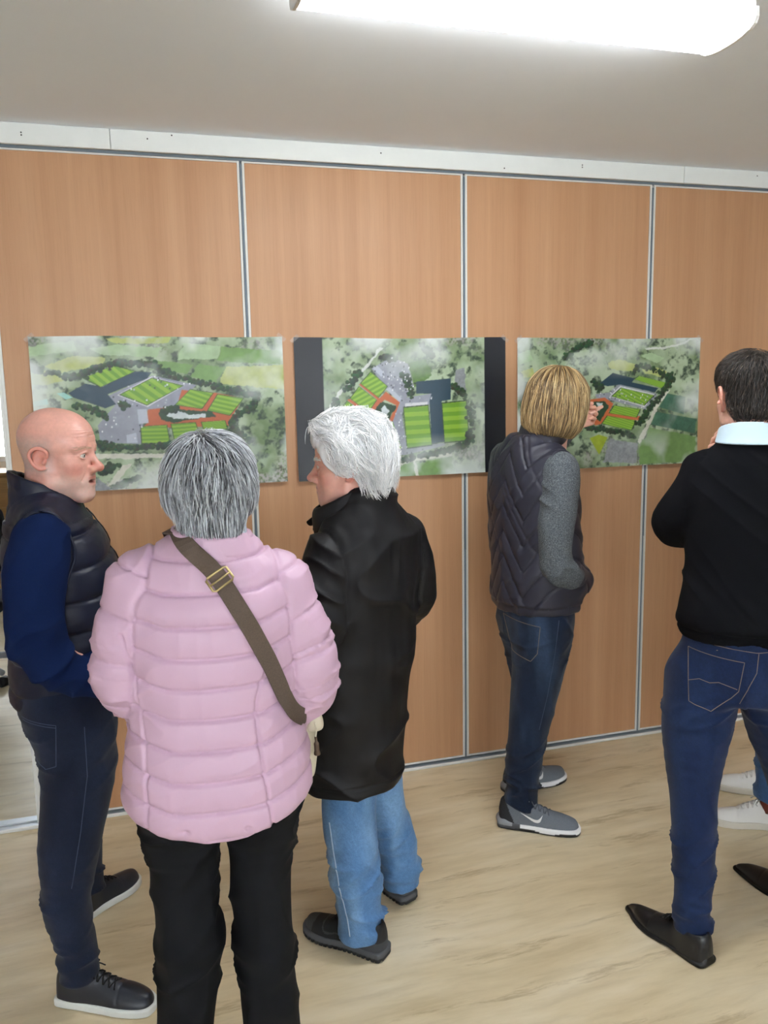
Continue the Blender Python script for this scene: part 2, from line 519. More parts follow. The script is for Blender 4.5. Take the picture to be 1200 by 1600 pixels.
M_WOOD = wood_mat(); M_VINYL = vinyl_mat()
M_ALU = mat('satin_aluminium', (200, 205, 210), 0.38, metallic=0.55, spec=0.5)
M_ALUW = mat('pale_edge_strip', (222, 222, 218), 0.45)
M_SEAL = mat('grey_seal', (112, 124, 134), 0.5)
M_PAINT = mat('ceiling_paint', (234, 239, 245), 0.9, noise=(2.0, 0.015))
M_WALLP = mat('wall_paint', (226, 222, 214), 0.85, noise=(3.0, 0.015))
M_HEAD = mat('header_board_paint', (226, 229, 226), 0.6, noise=(18, 0.015))
M_WHITE = mat('white_plastic', (226, 226, 224), 0.4)
M_DARK = mat('dark_hole', (40, 38, 36), 0.8)
M_BLACK = mat('black_plastic', (22, 22, 24), 0.45)
M_GLASS = NT('window_glass'); M_GLASS.b.inputs['Transmission Weight'].default_value = 1.0; M_GLASS.b.inputs['Roughness'].default_value = 0.0
M_GLASS.b.inputs['IOR'].default_value = 1.05; M_GLASS = M_GLASS.m

YW = 3.3936; ZC = 2.728; ZH = 2.655
SEAM = [-0.526, 0.411, 1.354, 2.281, 3.212, 4.145, 5.078]
XL, XR, YB, YF = -4.27, 5.08, -3.6, 8.2

# floor and ceiling
fl = box('floor', (XL, YB, -0.06), (XR, YF, 0.0), M_VINYL); tag(fl, 'beige marbled vinyl floor', kind='structure')
ce = box('ceiling', (XL, YB, ZC), (XR, YF, ZC + 0.08), M_PAINT); tag(ce, 'off-white painted flat ceiling', kind='structure')

def wall_holes(name, axis, pos, thick, u0, u1, z0, z1, holes, material):
    """wall slab with rectangular openings; axis 'x' runs along x"""
    us = sorted({u0, u1, *[h[0] for h in holes], *[h[1] for h in holes]}); zs = sorted({z0, z1, *[h[2] for h in holes], *[h[3] for h in holes]})
    parts = []
    for a, b in zip(us, us[1:]):
        for c, d in zip(zs, zs[1:]):
            um, zm = (a + b) / 2, (c + d) / 2
            if any(h[0] < um < h[1] and h[2] < zm < h[3] for h in holes): continue
            lo, hi = ((a, pos, c), (b, pos + thick, d)) if axis == 'x' else ((pos, a, c), (pos + thick, b, d))
            V, Q, _ = box_vq(lo, hi); parts.append((V, Q))
    V, Q = join_vq(parts)
    o = link(name, mesh_data(name, V, Q, material, smooth=False)); tag(o, kind='structure'); return o
WIN = [(wx - 0.95, wx + 0.95, 1.0, 2.3) for wx in (-2.6, 0.0, 2.6)]
wall_holes('wall_rear', 'x', YB - 0.1, 0.1, XL, XR, 0, ZC, WIN, M_WALLP)
wall_holes('wall_left', 'y', XL - 0.1, 0.1, YB, YF, 0, ZC, [], M_WALLP)
wall_holes('wall_right', 'y', XR, 0.1, YB, YF, 0, ZC, [], M_WALLP)
FARWIN = (-2.1, 0.3, 1.15, 2.15)
wall_holes('wall_far', 'x', YF, 0.1, XL, XR, 0, ZC, [FARWIN], M_WALLP)
def window(n, x0, x1, z0, z1, y):
    parts = [box_vq(lo, hi, 0.004)[:2] for lo, hi in (((x0, y, z0), (x0 + .05, y + .06, z1)), ((x1 - .05, y, z0), (x1, y + .06, z1)), ((x0, y, z0), (x1, y + .06, z0 + .05)),
             ((x0, y, z1 - .05), (x1, y + .06, z1)), (((x0 + x1) / 2 - .03, y, z0), ((x0 + x1) / 2 + .03, y + .06, z1)))]
    V, Q = join_vq(parts)
    o = link('window_%d' % n, mesh_data('window_frame', V, Q, M_WHITE, smooth=False)); tag(o, 'white framed window', kind='structure')
    for a, b in ((x0 + .05, (x0 + x1) / 2 - .03), ((x0 + x1) / 2 + .03, x1 - .05)):
        box('pane', (a, y + .02, z0 + .05), (b, y + .026, z1 - .05), M_GLASS, o)
for i, w in enumerate(WIN): window(i + 1, w[0], w[1], w[2], w[3], YB - 0.08)
window(4, *FARWIN, YF + 0.02)

# partition wall: a core with panels, edge strips and seals
core = wall_holes('wall_back', 'x', YW + 0.02, 0.05, XL, XR, 0.0, ZC, [(SEAM[0] - 0.935, SEAM[0], 0.0, 2.65)], M_SEAL)
core['label'] = 'folding partition of beech laminate panels'
PANX = [(a, b) for a, b in zip(SEAM, SEAM[1:])] + [(SEAM[0] - 0.935 * (k + 1), SEAM[0] - 0.935 * k) for k in (1, 2, 3)]
E_ = 0.009; GAP = 0.0055
pw = SEAM[2] - SEAM[1]
def panel_meshes(w):
    V, Q, T = box_vq((-w / 2 + GAP + E_, 0, 0.030), (w / 2 - GAP - E_, 0.02, 2.6415), 0.0015)
    me = mesh_data('panel', V, Q, M_WOOD, smooth=False, T=T)
    fr = []
    for lo, hi in (((-w / 2 + GAP, -0.003, 0.022), (-w / 2 + GAP + E_, 0.02, 2.648)), ((w / 2 - GAP - E_, -0.003, 0.022), (w / 2 - GAP, 0.02, 2.648)),
                   ((-w / 2 + GAP + E_, -0.003, 2.6415), (w / 2 - GAP - E_, 0.02, 2.648)), ((-w / 2 + GAP + E_, -0.003, 0.022), (w / 2 - GAP - E_, 0.02, 0.030))):
        fr.append(box_vq(lo, hi, 0.001)[:2])
    V2, Q2 = join_vq(fr)
    return me, mesh_data('edge_strip', V2, Q2, M_ALUW, smooth=False)
for k, (a, b) in enumerate(PANX):
    me, fe = panel_meshes(b - a)
    o = link('panel', me, core); o.location = ((a + b) / 2, YW, 0)
    link('edge_strip', fe, o)
for s in SEAM[1:]:
    V, Q = join_vq([box_vq((s - GAP, YW + 0.004, 0.022), (s + GAP, YW + 0.02, 1.02))[:2]])
    link('seal', mesh_data('seal', V, Q, M_SEAL, smooth=False), core)
    V, Q = join_vq([box_vq((s - GAP * 0.35, YW - 0.001, 1.02), (s + GAP, YW + 0.02, 2.636))[:2], box_vq((s - GAP, YW + 0.006, 1.02), (s - GAP * 0.35, YW + 0.02, 2.648))[:2]])
    link('seal', mesh_data('seal', V, Q, M_SEAL, smooth=False), core)
# free edge of the first panel beside the opening
for xx in (SEAM[0] + GAP, SEAM[0] - 0.935 - GAP):
    box('end_post', (xx - 0.012, YW - 0.004, 0.012), (xx + 0.001, YW + 0.072, 2.648), M_ALUW, core, 0.002)
# floor track: a flat channel with a raised bright lip
tr = box('trim_1', (XL, YW - 0.014, 0.0), (XR, YW + 0.075, 0.010), M_ALU); tag(tr, 'aluminium floor track of the partition', kind='structure')
box('track_lip', (XL, YW - 0.024, 0.0), (XR, YW - 0.014, 0.014), M_ALUW, tr, 0.003)
box('track_rib', (XL, YW + 0.022, 0.010), (XR, YW + 0.030, 0.016), M_ALU, tr, 0.002)
# header boards under the ceiling with their screws
hd = box('trim_2', (XL, YW - 0.020, ZH + 0.004), (XR, YW + 0.07, ZC), M_HEAD); tag(hd, 'white painted header boards above the partition', kind='structure')
for a, b in ((XL, -0.0735), (-0.0715, 2.42), (2.422, XR)):
    box('board', (a, YW - 0.034, ZH), (b, YW - 0.020, ZC), M_HEAD, hd, 0.0015)
box('track_channel', (XL, YW - 0.006, 2.6485), (XR, YW + 0.02, ZH + 0.004), M_SEAL, hd)
for (x, z, n) in ((-0.379, 2.695, 2), (0.062, 2.700, 1), (0.152, 2.718, 1), (0.979, 2.702, 1), (1.527, 2.672, 1), (1.899, 2.705, 2), (2.818, 2.706, 1)):
    for k in range(n):
        V, Q = tube_vq([(x, YW - 0.0338, z - k * 0.009), (x, YW - 0.0348, z - k * 0.009)], 0.0028, 8)
        vq_obj('screw', V, Q, M_DARK, hd)

# ------------------------------------------------------------------ luminaires (they light the room)
def emit_mat(name, rgb, strength):
    t = NT(name); t.b.inputs['Base Color'].default_value = (0.9, 0.9, 0.9, 1)
    t.b.inputs['Emission Color'].default_value = (*rgb, 1); t.b.inputs['Emission Strength'].default_value = strength
    return t.m
M_DIFF = emit_mat('lit_diffuser', (0.95, 0.98, 1.0), LAMP_POWER)
def prism_x(prof, x0, x1):
    n = len(prof); V = np.array([(x, p[0], p[1]) for x in (x0, x1) for p in prof]); Q = [[i, (i + 1) % n, n + (i + 1) % n, n + i] for i in range(n)]
    return V, Q, n
def lum():
    root = bpy.data.objects.new('ceiling_light', None); COL.objects.link(root)
    hw = 0.108; zc = 0.0
    V, Q, T = box_vq((-0.585, -hw + 0.004, -0.026), (0.585, hw - 0.004, 0.0), 0.003)
    link('housing', mesh_data('housing', V, Q, M_WHITE, smooth=False, T=T), root)
    half = [(hw, -0.026), (hw + .001, -0.050), (0.102, -0.064), (0.086, -0.072), (0.058, -0.078), (0.028, -0.081)]
    prof = half + [(0, -0.0815)] + [(-a, b) for a, b in half[::-1]]
    V, Q, n = prism_x(prof, -0.578, 0.578)
    me = mesh_data('diffuser', V, np.array(Q), M_DIFF, smooth=False); link('diffuser', me, root)
    prof2 = [(a * 1.02, b * 1.03 - 0.0005) for a, b in prof]
    for x0, x1 in ((-0.588, -0.578), (0.578, 0.588)):
        V, Q, n = prism_x(prof2, x0, x1)
        T = [[0, i, i + 1] for i in range(1, n - 1)] + [[n, n + i + 1, n + i] for i in range(1, n - 1)]
        link('end_cap', mesh_data('end_cap', V, np.array(Q), M_WHITE, smooth=False, T=T), root)
    return root
L0 = lum(); L0.location = (0.978, 1.998, ZC)
tag(L0, 'white wraparound ceiling light, lit, above the people at the posters', 'ceiling light')

# ------------------------------------------------------------------ next room seen through the open bay
M_OAK = mat('oak_drawer_front', (176, 134, 82), 0.5, noise=(6, 0.12, (1, 1, 12)))
M_GREY = mat('grey_runner', (176, 170, 158), 0.9, noise=(12, 0.08, (1, 6, 1)))
cab = bpy.data.objects.new('drawer_cabinet', None); COL.objects.link(cab); cab.location = (-1.25, 7.72, 0)
tag(cab, 'oak drawer cabinet under the far window', 'cabinet')
box('carcass', (-0.62, -0.22, 0.0), (0.62, 0.22, 1.08), M_OAK, cab, 0.003)
box('top', (-0.64, -0.24, 1.08), (0.64, 0.24, 1.11), M_OAK, cab, 0.004)
for r_ in range(4):
    for c_ in range(2):
        d = box('drawer', (-0.60 + c_ * 0.605, -0.238, 0.06 + r_ * 0.255), (-0.005 + c_ * 0.605, -0.22, 0.30 + r_ * 0.255), M_OAK, cab, 0.003)
        xm = -0.30 + c_ * 0.605; zm = 0.2 + r_ * 0.255
        tube('handle', crom([(xm - .06, -0.238, zm), (xm - .05, -0.262, zm), (xm + .05, -0.262, zm), (xm + .06, -0.238, zm)], 4), 0.005, M_ALU, d)
chair = bpy.data.objects.new('office_chair', None); COL.objects.link(chair); chair.location = (-1.15, 5.42, 0)
tag(chair, 'black office chair on castors beyond the open partition bay', 'chair')
M_GFAB = mat('black_chair_fabric', (30, 30, 32), 0.9)
M_GPL = mat('grey_chair_base', (150, 152, 154), 0.45)
for k in range(5):
    a = math.radians(-45 + 72 * k); dx, dy = math.cos(a), math.sin(a)
    tube('base_arm', crom([(0, 0, .12), (dx * .16, dy * .16, .115), (dx * .30, dy * .30, .085)], 4), [.028] * 4 + [.022] * 3 + [.018] * 2, M_GPL, chair, 8)
    cs = tube('castor', [(dx * .30 - dy * .022, dy * .30 + dx * .022, .032), (dx * .30 + dy * .022, dy * .30 - dx * .022, .032)], .032, M_BLACK, chair, 16)
tube('gas_column', [(0, 0, .1), (0, 0, .44)], .03, M_BLACK, chair, 12)
V, Q = box_vq((-.24, -.24, .44), (.24, .24, .52), .04)[:2]
G = SDF((-.3, -.3, .38), (.3, .34, 1.1), .01); G.add(stack([(.44, 0, 0, .22, .22), (.47, 0, 0, .25, .25), (.52, 0, 0, .24, .24)], pw=4.0)); V, Q = G.mesh(); vq_obj('seat', V, Q, M_GFAB, chair)
G = SDF((-.3, .1, .5), (.3, .4, 1.12), .01); G.add(stack([(.62, 0, .25, .2, .03), (.8, 0, .27, .23, .035), (1.0, 0, .29, .21, .03), (1.04, 0, .295, .17, .02)], pw=4.0)); V, Q = G.mesh(); vq_obj('backrest', V, Q, M_GFAB, chair)
tube('back_strut', crom([(0, .15, .45), (0, .27, .5), (0, .31, .7)], 4), .018, M_BLACK, chair, 8)
# ------------------------------------------------------------------ posters: flat prints painted as vertex colours on a fine sheet
POSTER1 = [
    ('field', [(-6,937),(167,967),(183,904),(-4,875)]),
    ('field2', [(51,813),(163,873),(283,853),(272,817),(122,768)]),
    ('field2', [(0,775),(68,785),(127,726),(64,701),(-4,703)]),
    ('field', [(220,912),(333,942),(505,930),(484,870),(274,872)]),
    ('field', [(561,845),(594,962),(743,940),(725,850)]),
    ('field3', [(725,842),(748,935),(994,905),(986,814)]),
    ('field2', [(725,686),(759,801),(1002,810),(1004,645)]),
    ('field3', [(442,790),(483,846),(629,811),(597,755)]),
    ('field3', [(606,738),(649,819),(759,793),(715,695)]),
    ('field2', [(279,982),(546,994),(535,957),(324,950)]),
    ('grey', [(278,611),(460,745),(634,681),(545,544),(422,513),(399,297),(242,315),(237,428),(308,553)]),
    ('navy', [(134,639),(202,697),(266,675),(388,772),(460,766),(440,726),(283,626),(313,561),(270,536),(152,610)]),
    ('pitch1', [(198,732),(309,808),(393,772),(259,675)]),
    ('white', [(319,620),(457,738),(587,680),(435,539)]),
    ('pitch1', [(332,623),(459,727),(577,677),(433,554)]),
    ('orange', [(434,523),(550,541),(574,650),(708,629),(824,590),(769,452),(757,402),(408,403),(429,435)]),
    ('tree', [(480,498),(550,520),(689,502),(708,463),(527,438),(483,457)]),
    ('mist', [(504,489),(549,508),(598,485),(668,487),(667,457),(528,463)]),
    ('pitch1', [(546,552),(609,652),(699,626),(651,524)]),
    ('pitch1', [(676,511),(719,616),(824,587),(765,476)]),
    ('pitch2', [(404,410),(505,418),(513,309),(404,292)]),
    ('pitch2', [(524,424),(621,431),(636,342),(535,314)]),
    ('pitch2', [(647,433),(743,440),(752,386),(655,382)]),
    ('roof', [(393,524),(430,526),(435,435),(396,430)]),
    ('roof', [(344,358),(383,372),(387,306),(345,306)]),
    ('teal', [(90,640),(118,644),(150,610),(123,600)]),
    ('teal', [(0,589),(55,607),(58,571),(3,562)]),
    ('road', [(225,243),(500,225),(499,200),(223,211)]),
    ('road', [(259,36),(322,163),(361,177),(298,50)]),
    ('greyv', [(201,8),(223,88),(286,1)]),
]
POSTER2 = [
    ('grey', [(347,785),(443,869),(519,818),(547,635),(497,560),(421,639)]),
    ('roof', [(352,787),(376,806),(408,752),(392,726)]),
    ('greenv', [(519,818),(597,853),(636,735),(552,649)]),
    ('field3', [(423,-4),(414,56),(532,101),(551,-14)]),
    ('field3', [(559,-7),(542,92),(722,136),(742,-6)]),
    ('road', [(532,116),(547,115),(559,-7),(546,-14)]),
    ('road', [(415,101),(542,138),(722,164),(724,141),(542,107),(419,66)]),
    ('road2', [(142,497),(205,638),(310,792),(391,934),(403,927),(317,777),(214,623),(156,496)]),
    ('grey', [(421,653),(483,571),(630,600),(629,566),(619,522),(497,512),(488,446),(508,204),(692,238),(694,214),(493,157),(454,160),(428,404),(478,534)]),
    ('orange', [(287,674),(297,678),(382,574),(413,621),(478,542),(442,404),(423,409),(460,523),(406,563),(343,470),(314,471),(231,565),(245,572),(329,479),(371,565)]),
    ('tree', [(343,474),(401,559),(458,520),(428,412),(371,451)]),
    ('mist', [(391,501),(410,530),(429,478),(400,450)]),
    ('pitch2', [(297,680),(344,760),(419,660),(377,582)]),
    ('pitch2', [(248,576),(289,657),(367,562),(327,477)]),
    ('pitch2', [(193,487),(233,555),(305,471),(275,382)]),
    ('pitch2', [(423,387),(442,404),(482,209),(450,188)]),
    ('navy', [(557,690),(725,707),(724,552),(679,542),(689,242),(629,234),(619,544),(630,600),(556,602)]),
    ('white', [(502,534),(610,541),(610,518),(503,504)]),
    ('pitch2', [(497,501),(612,512),(627,227),(510,210)]),
    ('pitch2', [(682,524),(799,535),(812,250),(692,241)]),
    ('roof', [(413,639),(431,653),(486,571),(476,546)]),
    ('greyv', [(745,770),(795,784),(800,583),(749,581)]),
]
POSTER3 = [
    ('field2', [(475,815),(544,841),(662,784),(627,735),(486,777)]),
    ('field2', [(667,762),(687,790),(812,745),(793,689),(678,727)]),
    ('field', [(655,861),(716,889),(799,845),(748,803)]),
    ('field', [(4,882),(60,908),(88,841),(14,801)]),
    ('field2', [(14,747),(79,780),(98,718),(33,699)]),
    ('grey', [(409,572),(489,586),(538,649),(748,572),(756,553),(694,445),(500,524),(419,543)]),
    ('navy', [(433,655),(506,737),(628,692),(613,662),(763,611),(743,578),(548,645),(478,633)]),
    ('orange', [(370,531),(464,547),(512,498),(452,344),(413,332),(382,418)]),
    ('tree', [(395,516),(460,525),(490,491),(437,366),(407,389)]),
    ('mist', [(418,508),(450,507),(436,444)]),
    ('orange', [(481,435),(670,391),(665,360),(472,393)]),
    ('pitch1', [(628,685),(653,710),(809,650),(779,610)]),
    ('white', [(489,555),(548,635),(743,564),(689,465)]),
    ('pitch1', [(504,555),(555,619),(736,554),(683,480)]),
    ('pitch1', [(491,425),(518,483),(661,449),(642,386)]),
    ('pitch1', [(452,344),(481,403),(638,361),(615,286)]),
    ('road', [(821,595),(837,590),(758,453),(669,175),(648,183),(741,461)]),
    ('fieldd', [(769,459),(814,566),(922,534),(915,395)]),
    ('fieldd', [(726,324),(752,424),(989,355),(984,238)]),
    ('field3', [(664,146),(720,303),(990,212),(985,22),(657,8)]),
    ('greyv', [(457,44),(494,228),(653,173),(641,24)]),
    ('bright', [(384,234),(433,260),(484,236),(436,102)]),
    ('road2', [(684,924),(787,938),(890,958),(947,996),(958,989),(896,944),(787,919),(690,910)]),
]
TREES1 = [[(-3, 798), (157, 741), (233, 786), (329, 824), (462, 806), (576, 731), (694, 679), (877, 607)], [(877, 607), (864, 532), (790, 468), (777, 385), (837, 297)], [(232, 315), (307, 278), (522, 282)], [(168, 559), (223, 533), (277, 474)], [(-3, 814), (32, 790)], [(293, 165), (243, 120)], [(287, 17), (376, 76)], [(346, 552), (337, 560)], [(490, 514), (550, 528)]]
TREES2 = [[(434, 122), (532, 131), (652, 168), (712, 187), (794, 220), (822, 295), (820, 507)], [(405, 870), (462, 855)], [(233, 644), (290, 757)], [(185, 559), (165, 488)], [(499, 738), (518, 680), (527, 591)], [(734, 659), (794, 568)], [(588, 955), (636, 867)]]
TREES3 = [[(373, 320), (493, 292), (637, 234)], [(655, 335), (715, 447), (795, 588), (834, 716)], [(607, 721), (667, 791), (792, 717), (845, 673)], [(408, 670), (448, 613)], [(250, 852), (326, 934), (384, 974)], [(5, 571), (52, 651)]]
def in_poly(U, W, P):
    P = np.array(P, float) / 1000; c = np.zeros(U.shape, bool); n = len(P)
    for i in range(n):
        (x1, y1), (x2, y2) = P[i], P[(i + 1) % n]
        if y1 == y2: continue
        c ^= ((y1 > W) != (y2 > W)) & (U < (x2 - x1) * (W - y1) / (y2 - y1) + x1)
    return c

def n2(U, W, s, seed, oct=4):
    P = np.column_stack([U.ravel() * s * 1.6, W.ravel() * s, np.zeros(U.size)]); return fbm(P, seed, oct).reshape(U.shape)

C_ = {k: np.array(lin(v)) for k, v in dict(field=(158, 182, 142), field2=(170, 180, 110), field3=(112, 146, 84), fieldd=(62, 102, 82), greenv=(84, 118, 52), grey=(142, 146, 158), navy=(34, 62, 78),
      white=(206, 206, 210), orange=(186, 98, 58), tree=(44, 70, 46), mist=(196, 206, 206), roof=(178, 184, 196), teal=(150, 204, 194), road=(198, 198, 184), road2=(200, 204, 198), greyv=(136, 140, 144),
      bright=(150, 168, 44)).items()}
def paint(polys, trees, nu, nw, seed, borders=None):
    SS = 2
    u = (np.arange(nu * SS) + .5) / (nu * SS); w = (np.arange(nw * SS) + .5) / (nw * SS)
    U, W = np.meshgrid(u, w, indexing='ij')
    a = n2(U, W, 7, seed); b = n2(U, W, 26, seed + 5); e = n2(U, W, 70, seed + 9, 3)
    g1, g2, g3 = (np.array(lin(c)) for c in ((108, 130, 90), (168, 184, 154), (56, 74, 58)))
    t = np.clip((a - .3) * 2.5, 0, 1)[..., None]; C = g1 * (1 - t) + g2 * t
    t = (np.clip((.50 - b) * 6, 0, 1) * (.55 + .45 * np.clip((e - .3) * 4, 0, 1)))[..., None]; C = C * (1 - t) + g3 * t
    # villages: pale roofs and paving among the greens
    vil = np.clip((n2(U, W, 5, seed + 31) - .52) * 9, 0, 1) * (np.clip((.30 - W) * 6, 0, 1) + np.clip((W - .85) * 5, 0, .7))
    t = (vil * np.clip((e - .42) * 6, 0, 1))[..., None]; C = C * (1 - t) + np.array(lin((168, 164, 160))) * t
    t = (vil * np.clip((.4 - e) * 8, 0, 1))[..., None]; C = C * (1 - t) + np.array(lin((92, 84, 78))) * t
    for k, P in polys:
        jit = 0.006 if k in ('field', 'field2', 'field3', 'tree', 'mist', 'greenv', 'greyv', 'road', 'road2') else 0.0
        M = in_poly(U + jit * (b - .5) * 4, W + jit * (a - .5) * 4 + jit * (e - .5) * 2, P)
        if k.startswith('pitch'):
            q = np.array(P, float) / 1000
            d = (q[1] - q[0]) if k == 'pitch1' else (q[3] - q[0]); L = (d @ d) + 1e-9
            s = ((U - q[0][0]) * d[0] + (W - q[0][1]) * d[1]) / L
            n = 9 if k == 'pitch2' else 8
            st = (np.floor(s * n) % 2)[..., None]
            col = np.array(lin((138, 178, 58))) * st + np.array(lin((106, 152, 44))) * (1 - st)
            ed = in_poly((U - q[:, 0].mean()) * .955 + q[:, 0].mean(), (W - q[:, 1].mean()) * .955 + q[:, 1].mean(), P)
            big = in_poly((U - q[:, 0].mean()) * .94 + q[:, 0].mean(), (W - q[:, 1].mean()) * .94 + q[:, 1].mean(), P)
            C[big] = np.array(lin((50, 72, 42))); C[M] = col[M]
        else:
            sh = (0.8 + 0.4 * b + (0.5 * (e - .5) if k in ('tree', 'greenv', 'greyv', 'fieldd') else 0))[..., None] if k not in ('white', 'roof', 'navy', 'orange') else (0.94 + .12 * e)[..., None]
            C[M] = (C_[k] * sh)[M]
    rs = np.random.RandomState(seed)
    def blob(x, y, r, col):
        i0, i1 = int((x - r) * nu * SS), int((x + r) * nu * SS) + 2; j0, j1 = int((y - r * 1.6) * nw * SS), int((y + r * 1.6) * nw * SS) + 2
        i0, j0 = max(i0, 0), max(j0, 0)
        if i0 >= nu * SS or j0 >= nw * SS or i1 <= 0 or j1 <= 0: return
        dx = (U[i0:i1, j0:j1] - x) / r; dy = (W[i0:i1, j0:j1] - y) / (r * 1.5); d2 = dx * dx + dy * dy
        m_ = d2 < 1
        C[i0:i1, j0:j1][m_] = (col * (0.75 + 0.6 * np.clip(dy * .6 - dx * .3 + .3, 0, 1))[..., None])[m_]
    for path in trees:
        P = crom(np.array(path, float) / 1000, 14); L = np.linalg.norm(np.diff(P, axis=0), axis=1).sum()
        n = int(40 + L * 420)
        for _ in range(n):
            p = P[rs.randint(len(P))] + rs.normal(0, .009, 2); r = rs.uniform(.004, .011)
            blob(p[0], p[1], r, np.array(lin((rs.randint(26, 54), rs.randint(50, 80), rs.randint(32, 50)))))
    # scattered woods, roofs and cars
    for _ in range(0):
        x, y = rs.rand(2)
        if (0.25 < x < .85 and .3 < y < .85): continue
        blob(x, y, rs.uniform(.004, .010), np.array(lin((rs.randint(44, 84), rs.randint(74, 104), rs.randint(44, 64)))))
    for k, P in polys:
        if k != 'grey': continue
        q = np.array(P, float) / 1000; lo, hi = q.min(0), q.max(0)
        for _ in range(110):
            x, y = lo + rs.rand(2) * (hi - lo)
            if not in_poly(np.array([x]), np.array([y]), P)[0]: continue
            i, j = int(x * nu * SS), int(y * nw * SS)
            cur = C[min(i, nu * SS - 1), min(j, nw * SS - 1)]
            if abs(cur[0] - cur[2]) > .12: continue
            C[i:i + 4, j:j + 5] = np.array(lin([(225, 225, 228), (50, 52, 60), (180, 184, 190)][rs.randint(3)]))
    # the print's own white watercolour wash round the edges
    ed = np.minimum(np.minimum(U, 1 - U) * 1.3, np.minimum(W, 1 - W)); ws = np.clip((n2(U, W, 4, seed + 77) - .44) * 4.5, 0, 1) * np.clip(1 - ed * 3.2, 0, 1) * .85
    C = C * (1 - ws[..., None]) + np.array(lin((222, 229, 226))) * ws[..., None]
    if borders:
        C[(U < borders[0]) | (U > borders[1])] = np.array(lin((26, 28, 36)))
    C = C.reshape(nu, SS, nw, SS, 3).mean((1, 3))
    return C

M_PRINT = mat('poster_print', (255, 255, 255), 0.33, attr=True, spec=0.4)
M_PAPER = mat('poster_paper_back', (240, 240, 238), 0.7)
def tape_mat():
    t = NT('clear_tape'); t.b.inputs['Base Color'].default_value = (.9, .88, .84, 1); t.b.inputs['Roughness'].default_value = 0.25; t.b.inputs['Alpha'].default_value = 0.10
    return t.m
M_TAPE = tape_mat()
def poster(rect, polys, trees, seed, label, borders=None, skew=0.0):
    X0, X1, Z0, Z1 = rect; nu, nw = 380, 240
    C = paint(polys, trees, nu, nw, seed, borders)
    gu, gw = np.meshgrid(np.linspace(0, 1, nu), np.linspace(0, 1, nw), indexing='ij')
    x = (gu - .5) * (X1 - X0); z = gw * (Z1 - Z0) + skew * (gu - .5)
    P = np.column_stack([gu.ravel() * 3, gw.ravel() * 2, np.zeros(gu.size)])
    lift = 0.0035 + 0.006 * fbm(P, seed + 3, 2).reshape(gu.shape) * np.sin(gw * np.pi) + 0.012 * (1 - gw) ** 6 + 0.004 * np.sin(gu * 9 + seed) ** 2 * (1 - gw) ** 2
    z = z - 0.003 * np.sin(gu * np.pi * 2 + seed) * gw
    F = np.stack([x, -lift, z], -1).reshape(-1, 3); B = F + np.array([0, 0.0012, 0])
    i, j = np.meshgrid(np.arange(nu - 1), np.arange(nw - 1), indexing='ij'); a = (i * nw + j).ravel()
    q = np.column_stack([a, a + nw, a + nw + 1, a + 1])
    me = mesh_data('poster', F, q, M_PRINT, col=C.reshape(-1, 3))
    o = link('poster', me, None, ((X0 + X1) / 2, YW - 0.004, Z0)); tag(o, label, 'poster', 'aerial view posters')
    # plain paper back as a coarse sheet
    ii = np.linspace(0, nu - 1, 40).astype(int); jj = np.linspace(0, nw - 1, 26).astype(int)
    Bk = B.reshape(nu, nw, 3)[np.ix_(ii, jj)].reshape(-1, 3); i, j = np.meshgrid(np.arange(39), np.arange(25), indexing='ij'); a = (i * 26 + j).ravel()
    link('paper_back', mesh_data('paper_back', Bk, np.column_stack([a, a + 1, a + 27, a + 26]), M_PAPER), o)
    w, h = X1 - X0, Z1 - Z0
    for (tx, tz, an) in ((-w / 2 + .004, h - .003, 0.7), (w / 2 - .004, h - .003, -0.7)):
        c, s = math.cos(an), math.sin(an); V, Q, T = box_vq((-.020, -.0009, -.008), (.020, 0, .008)); V = np.array(V)
        V = np.column_stack([V[:, 0] * c - V[:, 2] * s + tx, V[:, 1] - .006, V[:, 0] * s + V[:, 2] * c + tz])
        link('tape', mesh_data('tape', V, Q, M_TAPE, smooth=False), o)
    return o
poster((-0.417, 0.550, 1.374, 1.9705), POSTER1, TREES1, 3, 'aerial view poster of striped green pitches around a car park, behind the bald man')
poster((0.597, 1.547, 1.371, 1.9645), POSTER2, TREES2, 11, 'plan view poster of pitches with wide black side borders', (0.128, 0.892))
poster((1.605, 2.561, 1.367, 1.9618), POSTER3, TREES3, 23, 'hazy aerial view poster of pitches beside dark green fields, behind the blond person')
# ------------------------------------------------------------------ people: shared builders
SKIN = dict(fair=(222, 168, 148), pink=(226, 166, 148), warm=(214, 156, 132))
def skin_mat(name):
    m_ = mat(name, (255, 255, 255), 0.36, attr=True, noise=(90, 0.05), bump=(260, 0.12, 0.001), spec=0.45, sss=0.12)
    return m_
M_SKIN = skin_mat('skin')
M_EYEW = mat('eye_white', (222, 214, 206), 0.2)
M_IRIS = mat('iris_grey_green', (92, 104, 96), 0.2)
M_PUP = mat('pupil', (12, 12, 12), 0.2)

